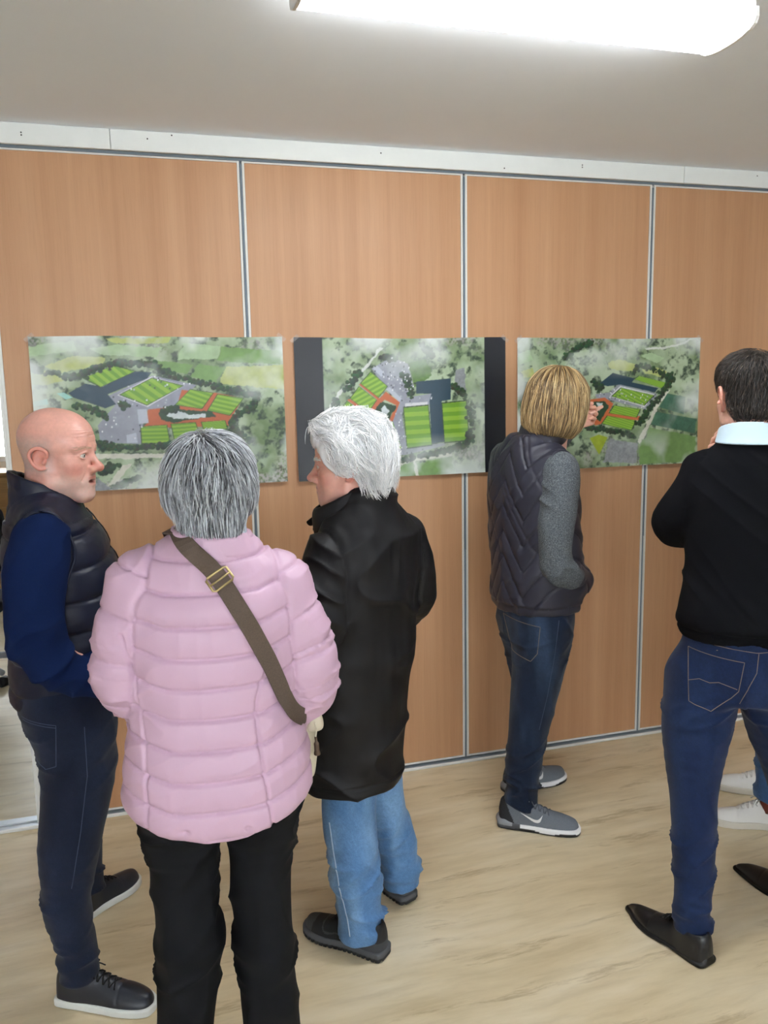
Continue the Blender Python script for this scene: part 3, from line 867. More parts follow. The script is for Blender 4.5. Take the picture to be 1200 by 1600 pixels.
def head_build(h=0.0025, mouth=0.0, jowl=0.0, ear=1.0, lines=0.0):
    """head and neck distance field in head space: x to the person's right, y to the face, z up; origin between the ears"""
    G = SDF((-.108, -.130, -.205), (.108, .150, .152), h)
    md = mouth * 0.012
    G.add(ell((0, -.010, .046), (.0765, .1, .086)))
    G.add(ell((0, .036, .040), (.065, .062, .072)), .03)
    G.add(ell((0, .034, -.028), (.059, .060, .068)), .03)
    for s in (-1, 1):
        G.add(cap((s * .054, -.004, -.028), (s * .052, .008, -.062 - md * .6), .019, .018), .03)
        G.add(cap((s * .052, .008, -.062 - md * .6), (s * .018, .074, -.094 - md), .018 + jowl * .004, .017), .03)
        G.add(ell((s * .043, .060, -.018), (.022, .022, .020)), .025)
        G.add(ell((s * .040, .050, -.055), (.020, .026, .026)), .025)
    G.add(ell((0, .080, -.094 - md), (.023, .017, .018)), .022)
    G.add(ell((0, .045, -.082 - md), (.036, .040, .022 + jowl * .006)), .025)
    for s in (-1, 1):
        G.sub(ell((s * .033, .106, .008), (.021, .020, .014)), .014)
        G.add(cap((s * .012, .093, .030), (s * .050, .072, .029), .0085, .0075), .014)
    G.add(cap((0, .090, .022), (0, .111, -.012), .0065, .0085), .012)
    G.add(ell((0, .1170, -.024), (.0135, .0140, .0125)), .010)
    for s in (-1, 1):
        G.add(ell((s * .0135, .104, -.029), (.0085, .012, .0095)), .008)
    for s in (-1, 1): G.sub(ell((s * .0068, .111, -.0395), (.0042, .0065, .0045)), .003)
    G.add(ell((0, .078, -.057 - md * .4), (.033, .024, .028)), .02)
    up = [(-.025, .083, -.0585), (-.012, .097, -.0535), (0, .1015, -.0525), (.012, .097, -.0535), (.025, .083, -.0585)]
    lw = [(-.022, .083, -.0615 - md * .5), (-.011, .095, -.0645 - md), (0, .0985, -.0655 - md), (.011, .095, -.0645 - md), (.022, .083, -.0615 - md * .5)]
    if mouth > 0: G.sub(ell((0, .096, -.0595 - md * .5), (.0205, .030, .0035 + md * .55)), .003)
    G.chain(up, [.0025, .0042, .0044, .0042, .0025], .004); G.chain(lw, [.0028, .0055, .006, .0055, .0028], .004)
    for s in (-1, 1):       # fold from nose to mouth corner on older faces
        if lines: G.sub(cap((s * .0215, .0985, -.031), (s * .034, .0835, -.060), .0014, .0010), .010)
    for s in (-1, 1):       # eyelids round the eyeballs
        G.chain([(s * .0165, .0845, .0105), (s * .024, .0925, .0172), (s * .033, .0935, .0196), (s * .042, .0875, .0162), (s * .0475, .079, .010)], .0029, .003)
        G.chain([(s * .0165, .0845, .0095), (s * .025, .0905, .0028), (s * .033, .0912, .0012), (s * .041, .0868, .0036), (s * .0475, .079, .009)], .0026, .003)
    for s in (-1, 1):       # ears
        e = ear
        G.add(ell((s * .080, -.012, .000), (.0075, .021, .031 * e)), .008)
        G.sub(ell((s * .0905, -.006, .001), (.0085, .0125, .017 * e)), .004)
        G.chain([(s * .080, .010, .006), (s * .084, .010, .024 * e), (s * .089, -.006, .036 * e), (s * .093, -.024, .031 * e), (s * .0945, -.033, .010), (s * .090, -.026, -.014 * e), (s * .083, -.012, -.031 * e), (s * .078, .002, -.030 * e)], [.004, .0045, .005, .005, .0048, .0045, .0058, .005], .004)
        G.chain([(s * .085, .008, -.004), (s * .089, .004, -.010)], .004, .003)
    G.add(cap((0, -.030, -.02), (0, -.040, -.21), .057, .064), .028)
    G.add(cap((0, .006, -.085), (0, -.012, -.21), .040 + jowl * .004, .052), .03)
    return G

def head_color(V, base, age=0.4, stubble=0.0, lips=(188, 112, 104), shaved=0.0, red=1.0):
    """skin tones: red cheeks, nose and ears, lips, grey stubble where it grows"""
    c = np.array(lin(base))[None].repeat(len(V), 0)
    n1 = fbm(V * 60, 4, 3)[:, None]; c = c * (0.92 + 0.16 * n1)
    def bl(cen, r):
        d = ((V - np.array(cen)) / np.array(r)); return np.clip(1 - (d * d).sum(1), 0, 1)
    rd = np.clip(bl((.046, .062, -.026), (.028, .03, .028)) + bl((-.046, .062, -.026), (.028, .03, .028)) + 1.2 * bl((0, .115, -.024), (.02, .025, .02)) + .7 * (np.abs(V[:, 0]) > .079) * (np.abs(V[:, 2]) < .045), 0, 1)[:, None] * red
    c = c * (1 - .5 * rd) + np.array(lin((205, 112, 98))) * .5 * rd
    lp = np.clip(bl((0, .096, -.0535), (.026, .020, .006)) + bl((0, .094, -.067), (.023, .020, .009)), 0, 1)[:, None]
    c = c * (1 - np.minimum(lp * 1.6, .85)) + np.array(lin(lips)) * np.minimum(lp * 1.6, .85)
    if stubble:
        s = (np.clip((-.040 - V[:, 2]) * 40, 0, 1) * np.clip((V[:, 1] + .0) * 30, 0, 1) * np.clip((V[:, 2] + .125) * 60, 0, 1))[:, None] * (.45 + .55 * vnoise(V * 500, 3)[:, None]) * stubble * (1 - lp)
        c = c * (1 - s) + np.array(lin((200, 188, 178))) * s
    if shaved:
        s = (np.clip((.070 - V[:, 2]) * 30, 0, 1) * np.clip((V[:, 2] + .055) * 40, 0, 1) * np.clip((.030 - V[:, 1]) * 40, 0, 1) * (np.abs(V[:, 0]) < .0795))[:, None] * shaved * (.5 + .5 * vnoise(V * 420, 8)[:, None])
        c = c * (1 - s) + np.array(lin((172, 158, 152))) * s
    return c

def hand_build(side=1, curl=(.5, .5, .5, .5), spread=0.0, thumb=0.5, h=0.003):
    """hand field: origin wrist, +y to the fingers, +z back of the hand, thumb on +x*side"""
    G = SDF((-.085, -.05, -.09), (.085, .21, .05), h); s = side
    G.add(cap((0, -.06, 0), (0, .0, 0), .027, .025, (np.array([0, 0, 1.]), .78)))
    G.add(cap((s * .012, .01, 0), (s * .022, .078, 0), .021, .019, (np.array([0, 0, 1.]), .62)), .012)
    G.add(cap((-s * .010, .01, 0), (-s * .022, .072, -.002), .021, .018, (np.array([0, 0, 1.]), .62)), .012)
    G.add(cap((0, .01, -.002), (0, .078, 0), .022, .02, (np.array([0, 0, 1.]), .62)), .012)
    base = [(.030, .082), (.010, .088), (-.010, .084), (-.028, .074)]; ln = [.070, .079, .073, .057]; rad = [.0092, .0094, .0089, .0078]
    for k in range(4):
        x, y = base[k]; p = np.array([s * x, y, 0.0]); a = 0.0; sp = (1.5 - k) * spread * s
        P = [p]
        for j, fr in enumerate((.46, .31, .23)):
            a += curl[k] * (0.9, 1.15, .8)[j]
            p = p + ln[k] * fr * np.array([math.sin(sp), math.cos(a), -math.sin(a)]); P.append(p)
        for j in range(3): G.add(cap(P[j], P[j + 1], rad[k] * (1 - .07 * j), rad[k] * (1 - .07 * (j + 1))), .004)
    t0 = np.array([s * .022, .018, -.008]); t1 = t0 + np.array([s * .026, .030, -.010 - .010 * thumb]); t2 = t1 + np.array([s * (.018 - .02 * thumb), .030, -.006 - .008 * thumb]); t3 = t2 + np.array([s * (.006 - .02 * thumb), .024, -.004 - .006 * thumb])
    G.add(cap(t0, t1, .016, .0125), .012); G.add(cap(t1, t2, .0115, .0105), .004); G.add(cap(t2, t3, .0105, .0088), .004)
    return G

class Person:
    def __init__(s, loc, ang, label):
        s.loc = loc; s.ang = ang; s.label = label; s.VQ = []; s.C = []; s.skin = SKIN['fair']; s.kids = []
    def skin_part(s, V, Q, C):
        s.VQ.append((V, Q)); s.C.append(C)
    def head(s, pos, R, scale=1.0, h=0.0025, **kw):
        ck = {k: kw.pop(k) for k in ('stubble', 'shaved', 'lips', 'red') if k in kw}
        G = head_build(h, **kw); V, Q = G.mesh(); s.HG = G; s.HP = np.array(pos); s.HR = R; s.HS = scale
        V0 = V.copy()
        if kw.get('lines'):
            N = normals(V, Q); fh = np.exp(-((V[:, 2] - .062) / .022) ** 2) * np.clip((V[:, 1] - .045) * 40, 0, 1); cf = np.exp(-((np.abs(V[:, 0]) - .056) / .010) ** 2) * np.exp(-((V[:, 2] - .008) / .016) ** 2) * (V[:, 1] > .03)
            wr = ridged(np.column_stack([V[:, 0] * 12, V[:, 1] * 12, V[:, 2] * 190]), 3) ** 3; V = V + N * (-kw['lines'] * .0016 * (fh + cf) * wr)[:, None]
        s.skin_part(s.to_body(V), Q, head_color(V0, s.skin, **ck))
    def to_body(s, V): return (np.asarray(V) * s.HS) @ s.HR.T + s.HP
    def hand(s, wrist, fdir, back, side, **kw):
        y = np.array(fdir, float); y /= np.linalg.norm(y); z = np.array(back, float); z -= y * (z @ y); z /= np.linalg.norm(z); x = np.cross(y, z)
        G = hand_build(-side, **kw); V, Q = G.mesh(); n = fbm(V * 70, 2, 2)[:, None]
        s.skin_part(V @ np.array([x, y, z]) + np.array(wrist), Q, np.array(lin(s.skin)) * (.9 + .2 * n))
    def torso_core(s, J, hip_r=.10):
        """slim continuous body under the clothes: neck, trunk, arms and legs"""
        P = np.array([v for v in J.values()]); G = SDF(P.min(0) - .16, P.max(0) + .16, .014)
        m_ = (np.array(J['hl']) + np.array(J['hr'])) / 2; sh = (np.array(J['sl']) + np.array(J['sr'])) / 2
        G.add(cap(m_, sh - np.array([0, 0, .08]), .07, .08)); G.add(cap(sh - np.array([0, 0, .10]), J['neck'], .065, .045), .03)
        for k in 'lr':
            G.add(cap(J['s' + k], J['e' + k], .038, .032), .04); G.add(cap(J['e' + k], J['w' + k], .030, .024), .02)
            G.add(cap(J['h' + k], J['k' + k], .062, .045), .05); G.add(cap(J['k' + k], J['a' + k], .044, .032), .03)
            G.add(cap(sh - np.array([0, 0, .05]), J['s' + k], .05, .038), .04)
        V, Q = G.mesh(); s.skin_part(V, Q, np.array(lin(s.skin))[None].repeat(len(V), 0))
    def finish(s):
        V, Q = join_vq(s.VQ); C = np.concatenate(s.C)
        me = mesh_data('person', V, Q, M_SKIN, col=C)
        s.o = link('person', me, None, s.loc, s.ang); tag(s.o, s.label, 'person')
        for k in s.kids: k.parent = s.o
        return s.o
    def part(s, name, V, Q, material, col=None, label=None, smooth=True, parent=None):
        o = vq_obj(name, V, Q, material, parent, col=col, smooth=smooth)
        if parent is None: s.kids.append(o)
        if label: o['label'] = label
        return o
    def eyes(s, look=(0, 0)):
        for sd in (-1, 1):
            c = np.array([sd * .0325, .0804, .0105]); r = .0128
            th = np.linspace(0, np.pi, 13); ph = np.linspace(0, 2 * np.pi, 17)[:-1]
            gd = np.array([math.sin(look[0]), math.cos(look[0]) * math.cos(look[1]), math.sin(look[1])]); gd /= np.linalg.norm(gd)
            ax = np.cross(gd, [0, 0, 1.]); ax /= np.linalg.norm(ax); ay = np.cross(ax, gd)
            V = np.array([c + r * (gd * math.cos(t) + math.sin(t) * (ax * math.cos(p) + ay * math.sin(p))) for t in th for p in ph])
            Q = [[i * 16 + j, i * 16 + (j + 1) % 16, (i + 1) * 16 + (j + 1) % 16, (i + 1) * 16 + j] for i in range(12) for j in range(16)]
            e = s.part('eye', s.to_body(V), Q, M_EYEW)
            for rad, mt, nm, off in ((.0058, M_IRIS, 'iris', 1.012), (.0026, M_PUP, 'pupil', 1.022)):
                a = math.asin(rad / r); V = [c + r * off * gd] + [c + r * off * (gd * math.cos(a) + math.sin(a) * (ax * math.cos(p) + ay * math.sin(p))) for p in ph]
                Q = [[0, 1 + (j + 1) % 16, 1 + j, 1 + j] for j in range(16)]
                vq_obj(nm, s.to_body(np.array(V)), np.array(Q)[:, [0, 2, 1, 1]], mt, e)
    def brows(s, material, w=.0016, n=70, arch=.004):
        rs = np.random.RandomState(5)
        for sd in (-1, 1):
            parts = []
            for _ in range(n):
                t = rs.rand(); x = sd * (.013 + .037 * t); z = .0295 + arch * math.sin(t * 3.0) + rs.normal(0, .0020); y = .104 - .030 * t * t
                g = s.HG.at(np.array([[x, y, z]]))[0]; p = np.array([x, y, z]) - s.HG.grad(np.array([[x, y, z]]))[0] * (g - .0008)
                d = np.array([sd * .008, -.003 - .006 * t, .0015 - .003 * t]) * rs.uniform(.7, 1.3); parts.append(tube_vq([p, p + d * .5 + [0, .001, 0], p + d], [w * .5, w * .45, w * .1], 3))
            V, Q = join_vq(parts); s.part('eyebrow', s.to_body(V), Q, material)['kind'] = 'stuff'

# ---- hair
def strand_mesh(P, Wd, N):
    """P (n,m,3) strands, Wd (n,m) half widths, N (n,m,3) surface normals -> three-sided tubes"""
    n, m_, _ = P.shape; T = np.gradient(P, axis=1); T /= np.linalg.norm(T, axis=2)[..., None] + 1e-9
    S = np.cross(T, N); S /= np.linalg.norm(S, axis=2)[..., None] + 1e-9
    w = Wd[..., None]
    V = np.stack([P - S * w, P + S * w, P + N * w * .9], 2).reshape(-1, 3)
    i, j = np.meshgrid(np.arange(n), np.arange(m_ - 1), indexing='ij'); b = (i * m_ + j).ravel() * 3
    Q = np.concatenate([np.column_stack([b + k, b + (k + 1) % 3, b + 3 + (k + 1) % 3, b + 3 + k]) for k in range(3)])
    return V, Q

def hair_build(G, n, steps, length, comb, width, keep=None, lift=0.002, jit=.3, seed=1, wave=0.0, tip=.25, stiff=.0, noise_f=18, shell=1.0, drop=None, pj=.5):
    """strands growing on field G, combed along comb(P), hugging the surface"""
    rs = np.random.RandomState(seed); V, Q = G.mesh()
    K = np.nonzero(keep(V))[0] if keep else np.arange(len(V))
    p = V[K[rs.randint(len(K), size=n)]].astype(float) + rs.normal(0, .002, (n, 3))
    L = length * rs.uniform(.6, 1.2, n); off = lift * rs.uniform(0, 1, n) * shell; ph = rs.rand(n) * 6.28; Jt = rs.normal(0, jit, (n, 3))
    P = np.zeros((n, steps, 3)); N = np.zeros((n, steps, 3)); d_old = None
    for k in range(steps):
        g = G.grad(p); p = p - g * (G.at(p) - off)[:, None]
        P[:, k] = p; N[:, k] = g
        d = comb(p, g) + Jt * pj + (np.column_stack([fbm(p * noise_f, seed + 3 * a, 2) for a in range(3)]) - .5) * 2 * jit
        if wave: 
            sd = np.cross(g, d); d = d + sd * (wave * np.sin(ph + k * 0.9))[:, None]
        d = d - g * (d * g).sum(1)[:, None] * (1 - stiff)
        d /= np.linalg.norm(d, axis=1)[:, None] + 1e-9
        if d_old is not None: d = d * .6 + d_old * .4; d /= np.linalg.norm(d, axis=1)[:, None] + 1e-9
        d_old = d; p = p + d * (L / steps)[:, None]; off = off + lift * .15
    if drop is not None:
        ok = ~drop(P.reshape(-1, 3)).reshape(n, steps).any(1); P, N = P[ok], N[ok]; n = len(P)
    prof = np.interp(np.linspace(0, 1, steps), [0, .15, .7, 1], [.4, 1, .8, tip])
    Wd = (width * rs.uniform(.6, 1.3, n))[:, None] * prof
    return strand_mesh(P, Wd, N)

def hair_colors(n, steps, pal, seed=2, root=None):
    rs = np.random.RandomState(seed); pal = [(np.array(lin(c)), w) for c, w in pal]; w = np.array([q for _, q in pal]); w = w / w.sum()
    idx = rs.choice(len(pal), n, p=w); c = np.array([q for q, _ in pal])[idx] * rs.uniform(.85, 1.15, (n, 1))
    return np.repeat(c[:, None], steps * 3, 1).reshape(-1, 3)
M_HAIR = mat('hair_strands', (255, 255, 255), 0.38, attr=True, spec=0.5)

# ---- shoes: field in foot space, origin under the ankle, +y to the toe
def shoe(per, pos, yaw, kind, side=1, L=0.29, label=None):
    M = np.array(Matrix.Rotation(yaw, 3, 'Z')); pos = np.array(pos, float)
    tb = lambda V: np.asarray(V) @ M.T + pos
    k = L / .29; st = dict(trainer=.026, leather=.024, dress=.014, hiker=.030, canvas=.028, plain=.022)[kind]
    pt = 1.0 if kind == 'dress' else 0.0
    rows = [(-.074, 0, 0, .022, .060), (-.064, 0, 0, .033, .082), (-.035, 0, 0, .037, .094), (.0, 0, 0, .037, .098), (.035, 0, 0, .038, .090), (.075, .002 * side, 0, .041, .072), (.115, .005 * side, 0, .0465 - .004 * pt, .056),
            (.155, .006 * side, 0, .046 - .010 * pt, .047), (.19, .004 * side, 0, .038 - .013 * pt, .039), (.212, .001 * side, 0, .024 - .008 * pt, .029), (.222 + .02 * pt, 0, 0, .006, .012)]
    rows = [(a * k, b, st * .7, c * k, d * k * (.93 if kind == 'dress' else 1.0)) for a, b, _, c, d in rows]
    G = SDF((-.075 * k - .02, -.11 * k, -.01), (.075 * k + .02, .26 * k, .15), .0035)
    G.add(stack([(r[0], r[1], r[2], r[3], r[4]) for r in rows], axis=1, cap_k=.02))
    ah = dict(trainer=.115, leather=.095, dress=.092, hiker=.112, canvas=.098, plain=.1)[kind]
    G.add(stack([(st, 0, -.012, .034, .052), (.07, 0, -.016, .036, .054), (ah, 0, -.018, .035, .050)]), .02)
    G.sub(stack([(.075, 0, -.016, .026, .036), (ah + .01, 0, -.018, .030, .043), (ah + .05, 0, -.018, .031, .045)]), .004)
    if kind in ('trainer', 'hiker', 'canvas', 'leather'): G.add(cap((0, .03, .098), (0, .085, .076), .013, .011, (np.array([0, 0, 1.]), .6)), .012)     # tongue
    G.cut(slab(2, st * .8, -1.0))
    V, Q = G.mesh(); N = normals(V, Q)
    dsp = -.0012 * np.exp(-((V[:, 1] - .125 * k) / .004) ** 2) * (V[:, 2] > st + .012) if kind in ('leather', 'dress', 'canvas') else -.001 * ridged(V * 60, 4)
    V = V + N * dsp[:, None]
    mats = SHOE_MATS[kind]; col = None
    if kind == 'trainer':       # black heel counter on a grey knit upper
        c = np.array(lin((104, 110, 118)))[None].repeat(len(V), 0) * (.92 + .16 * vnoise(V * 500, 3)[:, None])
        hb = (V[:, 1] < -.012 + (V[:, 2] - .03) * -.45) ; c[hb] = np.array(lin((34, 36, 40))); col = c
    if kind == 'hiker':
        c = np.array(lin((26, 27, 30)))[None].repeat(len(V), 0); pn = (ridged(np.column_stack([V[:, 1] * 26, V[:, 2] * 30, V[:, 0] * 0]), 6) > .86) | (V[:, 1] > .175) | ((V[:, 1] < -.03) & (V[:, 2] < .06))
        c[pn] = np.array(lin((62, 64, 68))); col = c
    up = per.part('shoe', tb(V), Q, mats[0], col, label)
    # sole: the same footprint, a little wider
    S = SDF((-.085 * k, -.11 * k, -.01), (.085 * k, .27 * k, .09), .0035)
    ft = [(a * (1.02 if a > 0 else 1.06), b, 0, c + .006, 1.0) for a, b, _, c, _ in rows]
    top = st * 1.05
    S.add(stack(ft, axis=1, cap_k=.012)); S.cut(slab(2, top, 1.0), .006); S.cut(slab(2, 0.0005, -1.0), .004)
    if kind == 'dress': 
        S.sub(ell((0, .045 * k, -.004), (.06, .055 * k, .011)), .004)
        S.add(stack([(-.078 * k, 0, .008, .026, .024), (-.05 * k, 0, .010, .035, .026), (-.015 * k, 0, .008, .036, .022)], axis=1), .002); S.cut(slab(2, 0.0005, -1.0))
    if kind == 'trainer':
        S.add(cap((0, -.045 * k, .030), (0, -.012 * k, .026), .043, .040, (np.array([0, 0, 1.]), .5)), .01); S.cut(slab(2, 0.0005, -1.0))
    SV, SQ = S.mesh(); SN = normals(SV, SQ)
    if kind == 'hiker': SV = SV + SN * (-.0035 * (np.abs(((SV[:, 1] * 60) % 1) - .5) < .16) * (SV[:, 2] < .016))[:, None]
    sc = None
    if kind == 'trainer':
        sc = np.array(lin((232, 232, 234)))[None].repeat(len(SV), 0); wv = .011 + .005 * np.sin(SV[:, 1] * 40)
        sc[SV[:, 2] < wv] = np.array(lin((28, 28, 30))); sc[(SV[:, 1] < .012) & (SV[:, 2] >= wv)] = np.array(lin((70, 72, 76))); sc[(SV[:, 1] < -.02) & (SV[:, 2] > .017)] = np.array(lin((128, 130, 134)))
    if kind == 'hiker':
        sc = np.array(lin((34, 34, 36)))[None].repeat(len(SV), 0); sc[(SV[:, 2] > .015)] = np.array(lin((84, 86, 90)))
    vq_obj('sole', tb(SV), SQ, mats[1], up, col=sc)
    bv = bvh_of(V, Q)
    if kind in ('trainer', 'leather', 'hiker', 'canvas', 'dress'):
        lm = mats[2]; ys = np.linspace(.035, .105, 5) * k if kind != 'dress' else np.linspace(.05, .085, 3) * k; parts = []
        for i, y in enumerate(ys):
            for sgn in (1, -1):
                X = np.linspace(-.02, .02, 7) * sgn; Y = y + np.linspace(-.008, .008, 7)
                D = drape(bv, [(a, b, .2) for a, b in zip(X, Y)], (0, 0, -1), .0015); parts.append(tube_vq(D[:, :3], .0023, 5))
        b0 = drape(bv, [(0, ys[0] - .006, .2)], (0, 0, -1), .003)[0, :3]
        for sgn in (1, -1):
            parts.append(tube_vq(crom([b0, b0 + [sgn * .018, .004, .010], b0 + [sgn * .030, .012, .0], b0 + [sgn * .014, .008, .002], b0], 5), .002, 5))
            parts.append(tube_vq(crom([b0, b0 + [sgn * .016, .016, .002], b0 + [sgn * .030, .030, -.014]], 5), .002, 5))
        LV, LQ = join_vq(parts); vq_obj('laces', tb(LV), LQ, lm, up)
    if kind == 'trainer':       # the white tick on both sides
        for sd in (-1, 1):
            t = np.linspace(0, 1, 15); bot = crom([(.010, .076), (.034, .060), (.058, .046), (.073, .043), (.084, .050), (.0905, .071)], 3); topc = crom([(.010, .076), (.036, .0645), (.058, .0555), (.071, .054), (.079, .058), (.0905, .071)], 3)
            A = drape(bv, [(sd * .1, y * k, z) for y, z in bot], (-sd, 0, 0), .0012); B = drape(bv, [(sd * .1, y * k, z) for y, z in topc], (-sd, 0, 0), .0012)
            n = len(A); W_ = np.vstack([A[:, :3], B[:, :3]]); qq = [[i, i + 1, n + i + 1, n + i] for i in range(n - 1)]
            W2 = np.vstack([W_, W_ + np.vstack([A[:, 3:], B[:, 3:]]) * .0012]); m2 = 2 * n
            QQ = [[q + m2 for q in r] for r in qq] + [[i, i + 1, m2 + i + 1, m2 + i] for i in range(n - 1)] + [[n + i, n + i + 1, m2 + n + i + 1, m2 + n + i] for i in range(n - 1)]
            vq_obj('tick_logo', tb(W2), np.array(QQ), M_WHITE, up, smooth=False)
    return up
M_LACE_B = mat('black_laces', (20, 20, 22), 0.8); M_LACE_G = mat('grey_laces', (92, 98, 106), 0.8); M_LACE_W = mat('white_laces', (220, 218, 214), 0.8)
SHOE_MATS = dict(
    trainer=(mat('grey_knit_upper', (255, 255, 255), 0.8, attr=True, bump=(900, .3)), mat('trainer_sole', (255, 255, 255), 0.55, attr=True), M_LACE_G),
    leather=(mat('navy_leather', (30, 34, 44), 0.36, bump=(160, .10), spec=.5), mat('white_rubber', (218, 220, 216), 0.6), M_LACE_B),
    dress=(mat('black_leather', (20, 21, 25), 0.40, bump=(140, .12), spec=.5), mat('black_heel', (16, 16, 17), 0.5), M_LACE_B),
    hiker=(mat('black_mesh_upper', (255, 255, 255), 0.75, attr=True, bump=(500, .25)), mat('hiker_sole', (255, 255, 255), 0.7, attr=True), M_LACE_B),
    canvas=(mat('white_leather', (222, 220, 216), 0.5, bump=(150, .08)), mat('offwhite_rubber', (206, 200, 188), 0.65), M_LACE_W),
    plain=(mat('black_shoe', (20, 20, 22), 0.5), mat('black_sole', (16, 16, 17), 0.6), M_LACE_B))

# ---- trousers
def trousers(per, pel, L, Rr, material, h=.006, fold=.006, seed=1, knee=None, col=None, name='trousers', extra=None, label=None, stack_amp=.006, kk=.018):
    """pel: torso rows; L, Rr: leg chains [(x,y,z,r)]"""
    A = np.array([r[:4] for r in list(L) + list(Rr)], float); P = np.array([(r[1], r[2], r[0]) for r in pel]); rr_ = max(r[3] for r in pel)
    lo = np.minimum(A[:, :3].min(0) - .13, P.min(0) - rr_ - .02); hi = np.maximum(A[:, :3].max(0) + .13, P.max(0) + rr_ + .02)
    lo[2] = A[:, 2].min() - .012; G = SDF(lo, hi, h)
    prs = []
    for ch in (L, Rr):
        ch = np.array(ch); prs.append(G.chain(ch[:, :3], ch[:, 3], kk, 5))
    G.add(stack(pel), .035)
    zc = min(L[-1][2], Rr[-1][2])
    V, Q = G.mesh(); N = normals(V, Q)
    # creases: slanted folds at knee, crotch and stacked hem
    d0, d1 = fval(prs[0], V), fval(prs[1], V); w = np.where(d0 < d1, 0, 1)
    disp = np.zeros(len(V), f32)
    for i, ch in enumerate((L, Rr)):
        ch = np.array(ch); m_ = w == i; z = V[:, 2]; za = ch[-1][2]; zk = ch[len(ch) // 2][2]; zh = ch[0][2]
        ank = np.exp(-((z - za - .045) / .07) ** 2); kn = np.exp(-((z - zk) / .09) ** 2); cr = np.exp(-((z - zh + .10) / .10) ** 2)
        sl = V[:, 0] * 9 + V[:, 1] * 7
        r1 = ridged(np.column_stack([V[:, 0] * 7 + i, V[:, 1] * 7, z * 30 + sl * .5]), seed) ** 3
        r2 = ridged(np.column_stack([V[:, 0] * 6 + i, V[:, 1] * 6, z * 21 - sl]), seed + 5) ** 3; r4 = ridged(np.column_stack([V[:, 0] * 9 + i, V[:, 1] * 9, z * 8 + sl * .8]), seed + 23) ** 3
        r3 = fbm(np.column_stack([V[:, 0] * 9, V[:, 1] * 9, z * 5]), seed + 9, 2)
        disp += m_ * (stack_amp * ank * (r1 - .35) * 2.0 + 1.7 * fold * kn * (r2 - .3) + 1.2 * fold * cr * (r2 - .3) + fold * .7 * (r3 - .5) + fold * .8 * (r4 - .3))
    V = V + N * disp[:, None]
    c = col(V, disp) if col else None
    o = per.part(name, V, Q, material, c, label)
    per.TV, per.TQ = V, Q
    return o

def stitch(per, parent, bvh, pts, direction, material, name='stitching', r=.0009, close=False, n=10):
    """stitched seam lying on the cloth"""
    P = crom(pts, n) if len(pts) < 3 else np.vstack([np.linspace(a, b, n, endpoint=False) for a, b in zip(np.array(pts[:-1], float), np.array(pts[1:], float))] + [np.array(pts[-1:], float)])
    D = drape(bvh, P, direction, .0006)
    V, Q = ribbon_vq(D[:, :3], D[:, 3:], r * 2, .0008); return vq_obj(name, V, Q, material, parent)
M_THREAD = mat('denim_thread', (128, 112, 94), 0.8); M_THREAD_B = mat('pale_blue_thread', (66, 78, 100), 0.8)

def denim_col(base, fade, seed, amt=.5):
    b = np.array(lin(base)); f = np.array(lin(fade))
    def fn(V, disp):
        n = fbm(V * np.array([14, 14, 5]), seed, 3)[:, None]; n2_ = fbm(V * 200, seed + 1, 2)[:, None]
        t = np.clip((n - .42) * 2.2, 0, 1) * amt; c = b * (1 - t) + f * t
        return c * (.8 + .4 * n2_)
    return fn
M_DENIM = mat('denim', (255, 255, 255), 0.85, attr=True, noise=(900, .22, (1, 1, .35)), bump=(1200, .25, .0008), spec=.2, sheen=.1)

# ---- upper garments
class Garment:
    def __init__(s, rows, arms, h=.005, k_arm=.035, k_top=.05, extra=(), pad=.03, pw=2.0, hem=None):
        A = [np.array(a, float) for a in arms]; P = np.array([(r[1], r[2], r[0]) for r in rows]); R = max(max(r[3], r[4]) for r in rows)
        pts = [P - R, P + R] + [a[:, :3] - a[:, 3:].max() for a in A] + [a[:, :3] + a[:, 3:].max() for a in A] + [np.array(e[1])[None] for e in extra] + [np.array(e[2])[None] for e in extra]
        pts = np.vstack(pts); lo, hi = pts.min(0) - pad, pts.max(0) + pad
        zmin = min(rows[0][0], rows[-1][0]) if not A else min(min(r[0] for r in rows), min((a[:, 2] - a[:, 3]).min() for a in A)); lo[2] = zmin - pad; 
        s.G = G = SDF(lo, hi, h); s.torso = stack(rows, pw=pw); G.add(s.torso)
        for e in extra: G.add(e, .03)
        s.arms = [G.chain(a[:, :3], a[:, 3], k_arm, 5) for a in A]; s.A = A; s.hem = hem
    def mesh(s):
        s.V, s.Q = s.G.mesh(); s.N = normals(s.V, s.Q); s.dt = fval(s.torso, s.V); s.da = [fval(a, s.V) for a in s.arms]
        m_ = np.min(np.array(s.da), 0) if s.da else np.full(len(s.V), 9.); s.is_arm = m_ < s.dt; s.seam = np.abs(m_ - s.dt)
        return s
    def arm_t(s, i):
        """distance along arm i for each vertex, in metres"""
        S = crom(s.A[i][:, :3], 8); L = np.concatenate([[0], np.cumsum(np.linalg.norm(np.diff(S, axis=0), axis=1))])
        best = np.full(len(s.V), 9., f32); t = np.zeros(len(s.V), f32)
        for k in range(len(S)):
            d = np.linalg.norm(s.V - S[k].astype(f32), axis=1); m_ = d < best; best[m_] = d[m_]; t[m_] = L[k]
        # refine by projecting on the local tangent
        T = np.gradient(S, axis=0); T /= np.linalg.norm(T, axis=1)[:, None]; k = np.searchsorted(L, t); k = np.clip(k, 0, len(S) - 1)
        return t + ((s.V - S[k]) * T[k]).sum(1)
    def push(s, d): s.V = (s.V + s.N * np.asarray(d)[:, None]).astype(f32)

